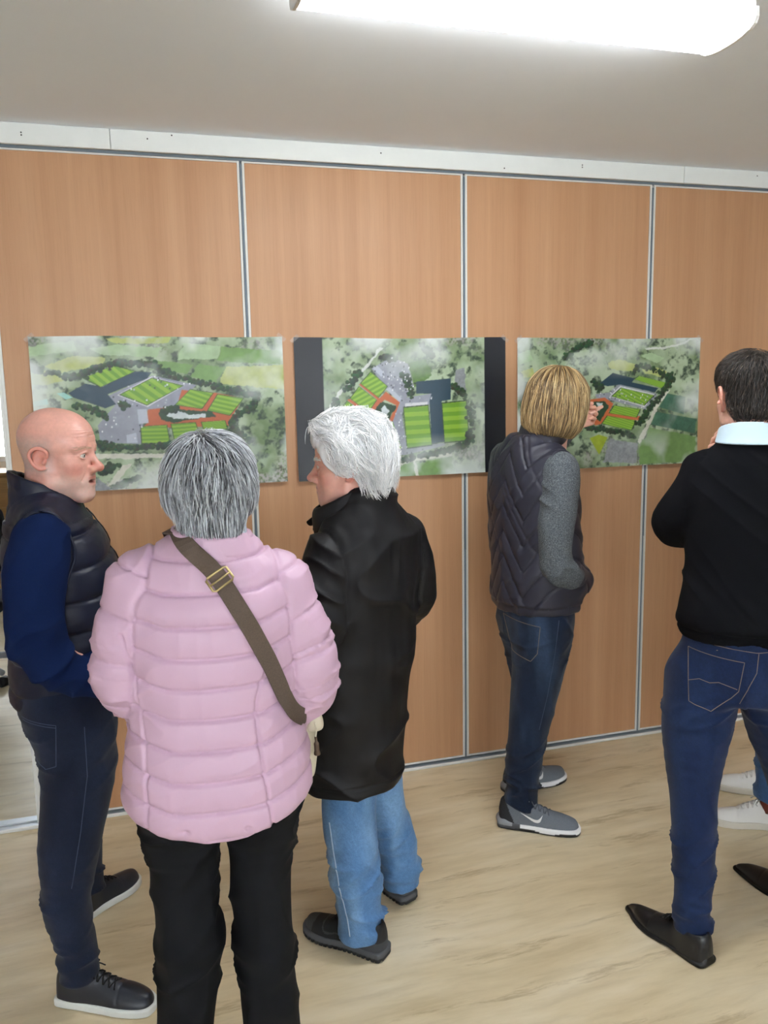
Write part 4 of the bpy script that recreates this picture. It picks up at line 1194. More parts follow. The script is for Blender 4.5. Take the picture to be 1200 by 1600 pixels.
def quilt(t, pitch, puff, cut, wid=.006):
    """puffed bands between stitched lines along coordinate t"""
    q = t / pitch; fr = q - np.floor(q); d = np.minimum(fr, 1 - fr) * pitch
    return puff * np.sin(np.pi * fr) ** .7 - cut * np.exp(-(d / wid) ** 2)
# ------------------------------------------------------------------ the people
def plane(a, b, c, nz=1.0, s=0.85):
    """cut away everything above z = a + b*x + c*y (below when nz < 0)"""
    def fn(X, Y, Z): return s * nz * (Z - (a + b * X + c * Y))
    return fn, np.full(3, -9.), np.full(3, 9.)
def collar_ring(outer, wall_t, cuts, h=.004, k=.01):
    """standing collar: a shell cut to its slope"""
    P = np.array([(r[1], r[2], r[0]) for r in outer]); R = max(max(r[3], r[4]) for r in outer) + .02
    G = SDF(P.min(0) - [R, R, .01], P.max(0) + [R, R, .02], h)
    G.add(stack(outer, cap_k=.004)); inn = [(r[0] + (-.05 if i == 0 else (.05 if i == len(outer) - 1 else 0)), r[1], r[2], r[3] - wall_t, r[4] - wall_t, *r[5:]) for i, r in enumerate(outer)]
    G.sub(stack(inn, cap_k=.002), .003)
    for c in cuts: G.cut(c, .004)
    return G.mesh()
def skel(neck, sl, sr, el, er, wl, wr, hl, hr, kl, kr, al, ar):
    return dict(neck=neck, sl=sl, sr=sr, el=el, er=er, wl=wl, wr=wr, hl=hl, hr=hr, kl=kl, kr=kr, al=al, ar=ar)
def xyz(ch, i): return tuple(ch[i][:3])

M_NYLON_N = mat('navy_quilted_nylon', (16, 23, 44), 0.42, bump=(240, .12), spec=.35)
M_KNIT_N = mat('navy_fleece', (17, 32, 70), 0.95, noise=(500, .15), bump=(700, .3), spec=.1)
M_PINK = mat('pink_puffer_nylon', (203, 169, 191), 0.42, noise=(6, .02), bump=(120, .10), spec=.35)
M_BLACKCOAT = mat('black_coat_cloth', (13, 13, 17), 0.55, bump=(300, .12), spec=.3)
M_NYLON_G = mat('charcoal_quilted_nylon', (48, 48, 60), 0.42, bump=(240, .12), spec=.35)
def marl():
    t = NT('grey_marl_knit'); f = t.noise(t.coord((1, 1, 2.2)), 210, 4, .7)
    t.l(t.ramp(f, [(.34, lin((46, 52, 58))), (.5, lin((82, 88, 94))), (.68, lin((132, 138, 142)))]), t.b.inputs['Base Color']); t.b.inputs['Roughness'].default_value = .95
    t.bump(f, .3); return t.m
M_MARL = marl()
M_BKNIT = mat('black_fine_knit', (10, 11, 16), 0.9, noise=(420, .18), bump=(800, .25), spec=.15)
M_SHIRT = mat('pale_blue_shirt', (196, 218, 232), 0.75, bump=(500, .1))
M_BLKTR = mat('black_trouser_cloth', (14, 16, 21), 0.8, noise=(300, .1), bump=(600, .15), spec=.2)
M_TEAL = mat('dark_green_jacket', (44, 58, 56), 0.75, bump=(300, .2))
M_SOCK = mat('rust_brown_sock', (104, 48, 38), 0.95, bump=(500, .3))
M_ZIP = mat('dark_zip', (20, 22, 28), 0.4)
M_BRASS = mat('antique_brass', (186, 168, 120), 0.3, metallic=.9)
M_STRAP = mat('brown_webbing', (92, 78, 68), 0.85, noise=(300, .15), bump=(500, .3))
M_BAG = mat('cream_bag_leather', (206, 196, 174), 0.6, bump=(120, .1))
M_TAN = mat('brown_leather', (84, 66, 50), 0.55)

# ---------- A: bald man in a navy gilet
def person_a():
    p = Person((-.219, 2.517, 0), .0868, 'bald man in a navy quilted gilet and dark jeans, turned to the woman in pink'); p.skin = (223, 167, 152)
    RA = [(-.092, -.172, 1.362, .077), (-.115, -.230, 1.25, .079), (-.118, -.255, 1.10, .068), (-.055, -.235, 1.01, .060), (.06, -.19, .955, .052)]
    LA = [(-.07, .172, 1.362, .076), (-.075, .230, 1.25, .075), (-.075, .255, 1.10, .066), (.0, .235, 1.01, .058), (.11, .17, .965, .05)]
    p.head((-.036, -.02, 1.578), rot(math.radians(-116), math.radians(4), math.radians(2)), 1.035, .002, mouth=.65, jowl=.8, ear=.82, lines=1.0, stubble=.6, shaved=.8, lips=(196, 120, 112), red=1.25)
    p.eyes((.26, -.06)); p.brows(mat('sandy_brow', (200, 164, 142), .7), .0014, 70, .003)
    NL = [(-.06, -.10, .86, .13), (-.045, -.13, .70, .106), (-.082, -.185, .48, .085), (-.102, -.215, .34, .066), (-.088, -.222, .20, .056), (-.084, -.222, .115, .056)]
    FL = [(-.06, .10, .86, .13), (-.045, .13, .70, .103), (-.05, .18, .48, .08), (-.06, .205, .34, .066), (-.05, .215, .20, .055), (-.05, .217, .10, .055)]
    p.torso_core(skel((-.07, 0, 1.46), (-.07, .16, 1.39), (-.08, -.16, 1.39), xyz(LA, 2), xyz(RA, 2), xyz(LA, 4), xyz(RA, 4), (-.06, .09, .88), (-.06, -.09, .88), xyz(FL, 2), xyz(NL, 2), xyz(FL, 5), xyz(NL, 5)))
    p.hand((.050, -.165, .945), (.8, .45, -.35), (.2, -.9, .3), 1, curl=(.6, .7, .75, .8)); p.hand((.125, .16, .955), (.9, -.25, -.35), (.2, .9, .3), -1, curl=(.6, .7, .75, .8))
    # gilet
    rows = [(.868, -.055, 0, .156, .192), (.90, -.053, 0, .162, .2), (1.0, -.04, 0, .17, .205), (1.15, -.042, 0, .166, .207), (1.28, -.055, 0, .152, .205), (1.37, -.068, 0, .128, .185), (1.43, -.078, 0, .10, .135), (1.475, -.075, 0, .086, .09)]
    sh = [cap((-.078, s * .06, 1.435), (-.088, s * .140, 1.398), .055, .062) for s in (-1, 1)]
    g = Garment(rows, [], .005, extra=sh, pw=2.25).mesh(); V = g.V
    t = V[:, 2] - .10 * V[:, 0] + .10 * np.abs(V[:, 1])
    g.push(quilt(t - .855, .088, .0055, .0055, .005) * (V[:, 2] < 1.40) + .004 * (fbm(V * np.array([26, 26, 60]), 5, 2) - .5))
    bv = bvh_of(g.V, g.Q)
    v = p.part('gilet', g.V, g.Q, M_NYLON_N)
    # sleeves of the fleece under it
    s_ = Garment([(1.30, -.06, 0, .10, .13), (1.42, -.07, 0, .09, .12)], [RA, LA], .005).mesh(); V = s_.V
    f = ridged(np.column_stack([V[:, 0] * 14, V[:, 1] * 10, V[:, 2] * 16 - V[:, 0] * 10]), 3) ** 2
    el = np.exp(-((V[:, 2] - 1.07) / .10) ** 2)
    s_.push((.006 + .014 * el) * (f - .4) + .006 * (fbm(V * 12, 4, 2) - .5)); p.part('fleece', s_.V, s_.Q, M_KNIT_N, label='royal navy fleece sleeves')
    # armhole binding, piping at the shoulder
    for sgn in (-1, 1):
        ring = [(-.085 + .078 * math.cos(a), sgn * (.205 - .03 * math.sin(a)), 1.33 + .105 * math.sin(a)) for a in np.linspace(-.9, math.pi + .9, 15)]
        pts = []
        for q in ring:
            hit = bv.find_nearest(Vector(q)); pts.append(hit[0] + hit[1] * .002)
        tube('armhole_binding', crom([tuple(q) for q in pts], 4), .005, M_NYLON_N, v)
    CV, CQ = collar_ring([(1.405, -.078, 0, .110, .110), (1.45, -.080, 0, .098, .098), (1.50, -.082, 0, .092, .092), (1.56, -.085, 0, .090, .092)], .013, [plane(1.470, -.42, 0)])
    CN = normals(CV, CQ); CV = CV + CN * (.003 * (ridged(CV * 40, 5) - .4))[:, None]; vq_obj('collar', CV, CQ, M_NYLON_N, v)
    D = drape(bv, [(.3, 0, z) for z in np.linspace(1.42, .88, 28)], (-1, 0, 0), .001)
    RV, RQ = ribbon_vq(D[:, :3], D[:, 3:], .012, .003); vq_obj('zip', RV, RQ, M_ZIP, v)
    D = drape(bv, [(-.10 + .004 * i, -.4, 1.44 - .008 * i) for i in range(8)], (0, 1, -.8), .001)
    RV, RQ = ribbon_vq(D[:, :3], D[:, 3:], .010, .002); vq_obj('shoulder_piping', RV, RQ, M_ZIP, v)
    tr = trousers(p, [(.80, -.055, 0, .128, .165), (.88, -.055, 0, .146, .18), (.97, -.05, 0, .142, .18)], FL, NL, M_DENIM, .006, .006, 3, col=denim_col((20, 27, 46), (36, 46, 70), 2, .6), name='jeans', label='dark indigo jeans')
    bt = bvh_of(p.TV, p.TQ); di = (0, 1, 0)
    stitch(p, tr, bt, [(-.180, -.5, .868), (-.092, -.5, .855), (-.100, -.5, .735), (-.128, -.5, .722), (-.158, -.5, .742)], di, M_THREAD_B)
    stitch(p, tr, bt, [(-.178, -.5, .861), (-.092, -.5, .848)], di, M_THREAD_B)
    stitch(p, tr, bt, [(-.020, -.5, .84), (-.022, -.5, .70), (-.05, -.5, .55), (-.085, -.5, .40)], di, M_THREAD_B)
    shoe(p, (-.079, -.207, 0), math.radians(-122.7), 'leather', -1, .292); shoe(p, (-.058, .216, 0), math.radians(-50), 'leather', 1, .292)
    return p.finish()

# ---------- B: woman in a pink padded jacket, seen from behind
def person_b():
    p = Person((.13, 1.80, 0), -.0721, 'woman with short grey hair in a pink padded jacket and black trousers'); p.skin = SKIN['fair']
    LA = [(-.160, .0, 1.325, .074), (-.200, -.005, 1.22, .072), (-.212, .01, 1.115, .066), (-.165, .11, 1.065, .058), (-.09, .22, 1.06, .048)]
    RA = [(.126, .0, 1.305, .074), (.175, -.005, 1.19, .073), (.192, .01, 1.075, .068), (.150, .11, 1.03, .060), (.07, .22, 1.03, .048)]
    p.head((-.008, .022, 1.521), rot(math.radians(-2), math.radians(6), 0), .98, .003)
    p.eyes()
    LL = [(-.108, .0, .86, .108), (-.111, .0, .69, .081), (-.110, .0, .58, .075), (-.111, -.005, .47, .078), (-.128, -.01, .27, .067), (-.142, -.01, .15, .070), (-.148, -.01, .045, .074)]
    RL = [(.064, .0, .86, .106), (.067, .0, .69, .079), (.064, .0, .58, .074), (.068, -.005, .44, .072), (.072, -.01, .25, .068), (.076, -.01, .15, .070), (.080, -.01, .045, .074)]
    p.torso_core(skel((-.012, .0, 1.42), (-.16, 0, 1.33), (.13, 0, 1.31), xyz(LA, 2), xyz(RA, 2), xyz(LA, 4), xyz(RA, 4), (-.10, 0, .86), (.055, 0, .86), xyz(LL, 3), xyz(RL, 3), xyz(LL, 6), xyz(RL, 6)))
    p.hand((-.075, .24, 1.06), (.9, .4, 0), (0, .9, .5), -1); p.hand((.055, .24, 1.03), (-.9, .4, 0), (0, .9, .5), 1)
    rows = [(.77, -.022, .0, .204, .150), (.85, -.022, 0, .209, .156), (.95, -.020, 0, .202, .152), (1.07, -.017, 0, .182, .138), (1.2, -.017, -.003, .183, .136), (1.30, -.017, -.003, .178, .128), (1.365, -.016, 0, .145, .108), (1.415, -.014, -.008, .098, .092), (1.445, -.012, -.012, .078, .080)]
    g = Garment(rows, [LA, RA], .0038, k_arm=.03, pw=2.2, extra=[cap((-.05, 0, 1.395), (-.165, 0, 1.345), .048, .066), cap((.02, 0, 1.39), (.132, 0, 1.325), .048, .066)])
    def hemcut(X, Y, Z): return .9 * ((.790 + .9 * (X + .022) ** 2 + .25 * np.maximum(Y, 0)) - Z)
    g.G.cut((hemcut, np.full(3, -9.), np.full(3, 9.)), .03)
    g.mesh(); V = g.V; x = V[:, 0] + .018
    t = V[:, 2] - (.26 * np.maximum(np.abs(x) - .10, 0) + .12 * x * x)
    tors = quilt(t - 1.334, .0667, .0060, .0065, .0034)
    cr = ridged(np.column_stack([V[:, 0] * 30, V[:, 1] * 30, V[:, 2] * 12]), 7) ** 2; cr2 = ridged(np.column_stack([V[:, 0] * 9 + V[:, 2] * 12, V[:, 1] * 9, V[:, 2] * 26 - V[:, 0] * 14]), 11) ** 3
    sl = np.zeros(len(V), f32); which = np.argmin(np.array(g.da), 0)
    for i in (0, 1):
        ta = g.arm_t(i); m_ = which == i; sl[m_] = quilt(ta[m_] - .045, .088, .0045, .0045, .0034)
    d = np.where(g.is_arm, sl, tors) - .006 * np.exp(-(g.seam / .005) ** 2) * (V[:, 2] > 1.10)
    waist = np.exp(-((V[:, 2] - 1.08) / .09) ** 2); side = np.clip((np.abs(x) - .09) * 14, 0, 1)
    d += .002 * (cr - .4) + (.002 + .005 * waist * side + .002 * g.is_arm) * (cr2 - .25)
    bv0 = bvh_of(V, g.Q)
    seams = []
    for pts in ([(-.205, 1.25), (-.188, 1.17), (-.172, 1.07), (-.168, .97), (-.172, .855), (-.176, .80)], [(.112, 1.20), (.078, 1.135), (.064, 1.08), (.070, .98), (.082, .88), (.090, .79)]):
        seams.append(drape(bv0, [(a, -.5, z) for a, z in crom(pts, 6)], (0, 1, 0))[:, :3])
    d += groove(V, seams, .0036, .0075)
    g.push(d); jk = p.part('padded_jacket', g.V, g.Q, M_PINK, label='pink padded jacket with stitched bands')
    CV, CQ = collar_ring([(1.395, -.012, -.008, .098, .096), (1.42, -.012, -.010, .092, .092), (1.455, -.010, -.010, .087, .089), (1.48, -.008, -.008, .086, .088)], .014, [plane(1.452, -.10, .05)])
    CN = normals(CV, CQ); CV = CV + CN * (.004 * (ridged(CV * np.array([50, 50, 20]), 5) - .4))[:, None]; vq_obj('collar', CV, CQ, M_PINK, jk)
    bv = bvh_of(g.V, g.Q)
    SV, SQ = collar_ring([(1.43, -.010, -.012, .078, .082), (1.480, -.008, -.010, .073, .078)], .008, []); p.part('blouse_collar', SV, SQ, mat('patterned_blouse', (190, 200, 214), .8, noise=(160, .5)), label='blue and white patterned blouse collar')
    trousers(p, [(.80, -.022, 0, .165, .12), (.86, -.022, 0, .18, .13), (.98, -.02, 0, .165, .12)], LL, RL, M_BLKTR, .0055, .009, 8, kk=.006)
    shoe(p, (-.145, -.012, 0), math.radians(8), 'plain', -1, .25); shoe(p, (.078, -.012, 0), math.radians(-6), 'plain', 1, .25)
    # grey layered hair
    H = SDF((-.13, -.16, -.16), (.13, .15, .19), .004)
    H.add(ell((0, -.016, .050), (.093, .110, .092))); H.add(ell((0, -.050, .012), (.084, .064, .072)), .03); H.add(ell((0, -.066, -.056), (.058, .042, .050)), .03); H.add(ell((0, .055, .085), (.075, .055, .055)), .03)
    for s in (-1, 1): H.add(ell((s * .070, -.008, .018), (.024, .052, .048)), .02)
    V, Q = H.mesh(); N = normals(V, Q); cro = np.array([-.012, -.052, .142])
    rad = V - cro; ang = np.arctan2(rad[:, 0], -rad[:, 1]); n_ = ridged(np.column_stack([ang * 9, np.linalg.norm(rad, axis=1) * 14, V[:, 2] * 6]), 4)
    V2 = V + N * (.009 * (n_ - .55) - .004)[:, None]
    hr = p.part('hair', p.to_body(V2), Q, M_HAIR, np.array(lin((92, 94, 98)))[None].repeat(len(V), 0), 'short layered grey hair')
    def comb(P, g_):
        r = P - cro; r /= np.linalg.norm(r, axis=1)[:, None] + 1e-6; c = r * 1.0 + np.array([0, 0, -.85]) + np.array([0, .0, 0]); low = np.clip((-P[:, 2] - .02) * 12, 0, 1)[:, None]
        c = c + low * np.column_stack([-P[:, 0] * 6, np.zeros(len(P)), np.full(len(P), -.6)]); return c
    n, st = 5200, 9
    SV, SQ = hair_build(H, n, st, .075, comb, .0012, lambda v: (v[:, 1] < .06) | (v[:, 2] > .06), .008, .5, 3, tip=.12, stiff=.12)
    vq_obj('strands', p.to_body(SV), SQ, M_HAIR, hr, col=hair_colors(n, st, [((222, 226, 230), 4), ((178, 182, 190), 4), ((128, 130, 136), 4), ((78, 78, 82), 2)]))
    o = p.finish()
    # ---- shoulder bag worn across the back
    bag = bpy.data.objects.new('shoulder_bag', None); COL.objects.link(bag); bag.location = p.loc; bag.rotation_euler = (0, 0, p.ang)
    tag(bag, 'cream shoulder bag on a brown webbing strap across the pink jacket', 'bag')
    path = crom([(-.080, -.5, 1.452), (-.050, -.5, 1.425), (-.007, -.5, 1.380), (.036, -.5, 1.305), (.071, -.5, 1.235), (.100, -.5, 1.165), (.122, -.5, 1.100)], 5)
    D = drape(bv, path, (0, 1, 0), .003)
    P3 = D[:, :3].copy(); N3 = D[:, 3:].copy()
    for _ in range(4):
        P3[1:-1] = P3[1:-1] * .4 + .3 * (P3[:-2] + P3[2:]); N3[1:-1] = N3[1:-1] * .4 + .3 * (N3[:-2] + N3[2:])
    P3 += N3 * .004; N3 /= np.linalg.norm(N3, axis=1)[:, None]
    front = crom([P3[0] + [0, .0, 0], (-.095, -.02, 1.462), (-.098, .05, 1.44), (-.085, .135, 1.36), (.02, .165, 1.15), (.12, .165, 1.0)], 5)[1:]
    fh = [bv.find_nearest(Vector(q)) for q in front]; front = np.array([tuple(h[0] + h[1] * .006) for h in fh])
    nf = np.array([tuple(h[1]) for h in fh])
    lowp = crom([P3[-1], (.148, -.090, 1.052), (.172, -.054, 1.02), (.186, .0, .995), (.182, .06, .98)], 4)[1:]; nl = np.array([(.75, -.65, 0)] * len(lowp))
    allp = np.vstack([front[::-1], P3, lowp]); alln = np.vstack([nf[::-1], N3, nl]); alln /= np.linalg.norm(alln, axis=1)[:, None]
    for _ in range(3): alln[1:-1] = alln[1:-1] * .4 + .3 * (alln[:-2] + alln[2:])
    alln /= np.linalg.norm(alln, axis=1)[:, None]
    RV, RQ = ribbon_vq(allp, alln, .038, .0028); vq_obj('strap', RV, RQ, M_STRAP, bag, smooth=False)
    i = 11; c = P3[i] + N3[i] * .005; tt = P3[i + 1] - P3[i - 1]; tt /= np.linalg.norm(tt); ss = np.cross(tt, N3[i]); ss /= np.linalg.norm(ss)
    ring = [c + ss * .025 * a + tt * .016 * b for a, b in ((-1, -.8), (-.8, -1), (.8, -1), (1, -.8), (1, .8), (.8, 1), (-.8, 1), (-1, .8))]
    tube('buckle', ring, .0028, M_BRASS, bag, 8, True); tube('buckle', [c - ss * .024 + N3[i] * .002, c + ss * .024 + N3[i] * .002], .0022, M_BRASS, bag, 8)
    RV, RQ = ribbon_vq(P3[i - 4:i + 4] + N3[i] * .0035, N3[i - 4:i + 4], .036, .0025); vq_obj('strap_keeper', RV, RQ, M_STRAP, bag, smooth=False)
    B = SDF((.08, -.03, .80), (.26, .27, 1.03), .004); B.add(stack([(.83, .178, .11, .030, .105), (.90, .180, .11, .036, .11), (.97, .178, .11, .028, .105), (.985, .178, .11, .02, .10)], pw=3.0)); BV, BQ = B.mesh(); vq_obj('pouch', BV, BQ, M_BAG, bag)
    B = SDF((.10, -.05, .90), (.30, .2, 1.04), .004); B.add(stack([(.955, .205, .02, .022, .022), (.985, .205, .02, .020, .024), (1.01, .20, .02, .012, .02)], pw=3.0)); BV, BQ = B.mesh(); vq_obj('flap', BV, BQ, M_BAG, bag)
    tube('zip_cord', crom([(.203, -.004, .985), (.206, -.008, .965), (.204, -.01, .95)], 5), .0018, M_BAG, bag)
    tube('zip_pull', crom([(.204, -.01, .95), (.205, -.011, .935), (.206, -.011, .912), (.206, -.011, .905)], 4), [.003] * 4 + [.006] * 4 + [.0075] * 4 + [.004], M_TAN, bag, 8)
    return o

# ---------- C: white-haired man in a long black coat
def person_c():
    p = Person((.63, 2.37, 0), -.2598, 'white-haired man in a long black coat and pale blue jeans'); p.skin = (222, 166, 148); yw = .70
    RA = [(.100, .080, 1.285, .072), (.138, .105, 1.19, .068), (.140, .125, 1.08, .062), (.095, .22, 1.0, .054), (.04, .30, .985, .048)]
    LA = [(-.105, -.085, 1.265, .074), (-.136, -.125, 1.17, .074), (-.138, -.125, 1.05, .068), (-.185, -.02, .975, .056), (-.22, .08, .965, .048)]
    p.head((-.052, .0, 1.518), rot(math.radians(84), math.radians(3), 0), 1.03, .0022, lines=1.0, stubble=.15, lips=(176, 104, 100))
    p.eyes((0, -.2)); p.brows(mat('white_brow', (226, 226, 222), .6), .0016, 80)
    LL = [(-.075, -.045, .80, .09), (-.078, -.055, .60, .085), (-.080, -.070, .44, .084), (-.064, -.100, .26, .078), (-.054, -.110, .15, .074), (-.050, -.112, .070, .075)]
    RL = [(.0, .05, .80, .09), (.005, .06, .60, .082), (.018, .075, .44, .076), (.058, .115, .26, .068), (.080, .130, .15, .066), (.085, .135, .075, .066)]
    p.torso_core(skel((-.02, -.01, 1.40), (-.11, -.09, 1.29), (.11, .09, 1.31), xyz(LA, 2), xyz(RA, 2), xyz(LA, 4), xyz(RA, 4), (-.09, -.06, .85), (.03, .06, .85), xyz(LL, 2), xyz(RL, 2), xyz(LL, 5), xyz(RL, 5)))
    p.hand((-.235, .1, .96), (-.4, .9, -.1), (-.3, 0, .95), -1, curl=(.6, .65, .7, .75)); p.hand((.025, .32, .985), (-.5, .85, 0), (.2, 0, .95), 1, curl=(.6, .65, .7, .75))
    rows = [(.522, -.074, -.01, .166, .150, yw), (.60, -.070, -.006, .172, .150, yw), (.85, -.050, 0, .180, .150, yw), (1.05, -.030, 0, .188, .146, yw), (1.20, -.010, 0, .192, .140, yw), (1.30, 0, -.002, .180, .125, yw), (1.36, -.004, -.004, .14, .108, yw), (1.41, -.006, -.005, .098, .092, yw), (1.458, -.006, -.004, .084, .082, yw)]
    g = Garment(rows, [LA, RA], .005, k_arm=.03, extra=[cap((.03, .02, 1.36), (.108, .085, 1.295), .05, .066), cap((-.04, -.03, 1.35), (-.112, -.09, 1.275), .05, .066)]).mesh(); V = g.V
    dr = fbm(np.column_stack([V[:, 0] * 10, V[:, 1] * 10, V[:, 2] * 1.6]), 4, 3) - .5
    dg = ridged(np.column_stack([V[:, 0] * 5 - V[:, 2] * 7, V[:, 1] * 5, V[:, 2] * 9 + V[:, 0] * 6]), 9) ** 3
    up = np.exp(-((V[:, 2] - 1.22) / .10) ** 2)
    arm = ridged(np.column_stack([V[:, 0] * 8, V[:, 1] * 8, V[:, 2] * 15 + V[:, 0] * 9]), 6) ** 2
    vf = ridged(np.column_stack([V[:, 0] * 26, V[:, 1] * 26, V[:, 2] * 3]), 13) ** 2
    d = .020 * dr + np.where(g.is_arm, .014 * (arm - .35), .012 * (dg - .2) + .005 * up * (vf - .4)) - .005 * np.exp(-(g.seam / .008) ** 2) * (V[:, 2] > 1.08)
    d += -.004 * np.exp(-((V[:, 2] - .560) / .003) ** 2)
    g.push(d); ct = p.part('coat', g.V, g.Q, M_BLACKCOAT, label='long black coat')
    CV, CQ = collar_ring([(1.31, -.040, .02, .135, .115, yw), (1.38, -.052, .022, .128, .105, yw), (1.44, -.040, .016, .112, .096, yw), (1.52, -.016, .006, .102, .092, yw)], .012, [plane(1.480, .52, 0)])
    CN = normals(CV, CQ); CV = CV + CN * (.004 * (fbm(CV * 22, 5, 2) - .5))[:, None]; vq_obj('collar', CV, CQ, M_BLACKCOAT, ct)
    # turned-out front corner of the collar
    Lp = SDF((-.26, -.06, 1.26), (-.06, .12, 1.46), .004); Lp.add(cap((-.10, -.03, 1.385), (-.182, .03, 1.345), .030, .012, (np.array([.45, .75, .48]), .35))); Lp.add(cap((-.10, -.03, 1.345), (-.165, .02, 1.325), .022, .010, (np.array([.45, .75, .48]), .4)), .01)
    LV, LQ = Lp.mesh(); vq_obj('lapel', LV, LQ, M_BLACKCOAT, ct)
    tr = trousers(p, [(.74, -.04, 0, .12, .10, yw), (.84, -.04, 0, .13, .11, yw), (.95, -.03, 0, .13, .105, yw)], LL, RL, M_DENIM, .0055, .008, 5, col=denim_col((84, 122, 166), (130, 166, 202), 6, .8), name='jeans', label='pale blue jeans', stack_amp=.011)
    bt = bvh_of(p.TV, p.TQ)
    stitch(p, tr, bt, [(-.140, -.5, .44), (-.128, -.5, .34), (-.112, -.5, .24), (-.092, -.5, .15), (-.085, -.5, .09)], (0, 1, 0), mat('pale_seam', (176, 196, 216), .8), r=.0022)
    shoe(p, (-.040, -.118, 0), math.radians(58), 'hiker', -1, .295); shoe(p, (.068, .172, 0), math.radians(38), 'hiker', 1, .295)
    # thick white hair
    H = SDF((-.14, -.18, -.14), (.14, .17, .20), .004)
    H.add(ell((0, -.014, .062), (.098, .118, .100))); H.add(ell((0, .050, .100), (.068, .052, .048)), .03); H.add(ell((0, -.062, .005), (.090, .066, .082)), .03); H.add(ell((0, -.062, -.060), (.074, .044, .044)), .03)
    for s in (-1, 1): H.add(ell((s * .078, -.008, .030), (.024, .058, .054)), .02); H.add(ell((s * .072, .038, .055), (.020, .032, .045)), .02)
    H.sub(ell((0, .135, -.005), (.105, .078, .080)), .012)
    V, Q = H.mesh(); N = normals(V, Q); cro = np.array([.01, -.08, .14]); r = V - cro
    n_ = ridged(np.column_stack([np.arctan2(r[:, 0], -r[:, 1]) * 7 + np.sin(V[:, 2] * 50) * .5, np.linalg.norm(r, axis=1) * 16, V[:, 2] * 8]), 8)
    hr = p.part('hair', p.to_body(V + N * (.016 * (n_ - .55) - .004)[:, None]), Q, M_HAIR, np.array(lin((240, 241, 242)))[None].repeat(len(V), 0), 'thick wavy white hair')
    def comb(P, g_):
        w = np.clip((P[:, 2] - .03) / .09, 0, 1)[:, None]; z0 = np.zeros(len(P))
        return w * np.column_stack([P[:, 0] * 7, z0 - .55, z0]) + (1 - w) * np.column_stack([z0, z0 - .45, z0 - .8])
    n, st = 5200, 13
    SV, SQ = hair_build(H, n, st, .105, comb, .0013, lambda v: (v[:, 1] < .06) | (v[:, 2] > .09), .009, 1.15, 6, wave=.25, tip=.15, noise_f=15, pj=.13, drop=lambda q: (q[:, 1] > .062) & (q[:, 2] < .070) | (q[:, 1] > .035) & (q[:, 2] < .012) | (q[:, 1] > -.02) & (q[:, 2] < -.022) | (q[:, 2] < -.095))
    n = len(SV) // (3 * st); vq_obj('strands', p.to_body(SV), SQ, M_HAIR, hr, col=hair_colors(n, st, [((253, 253, 253), 6), ((244, 245, 246), 4), ((220, 223, 226), 2)]))
    return p.finish()

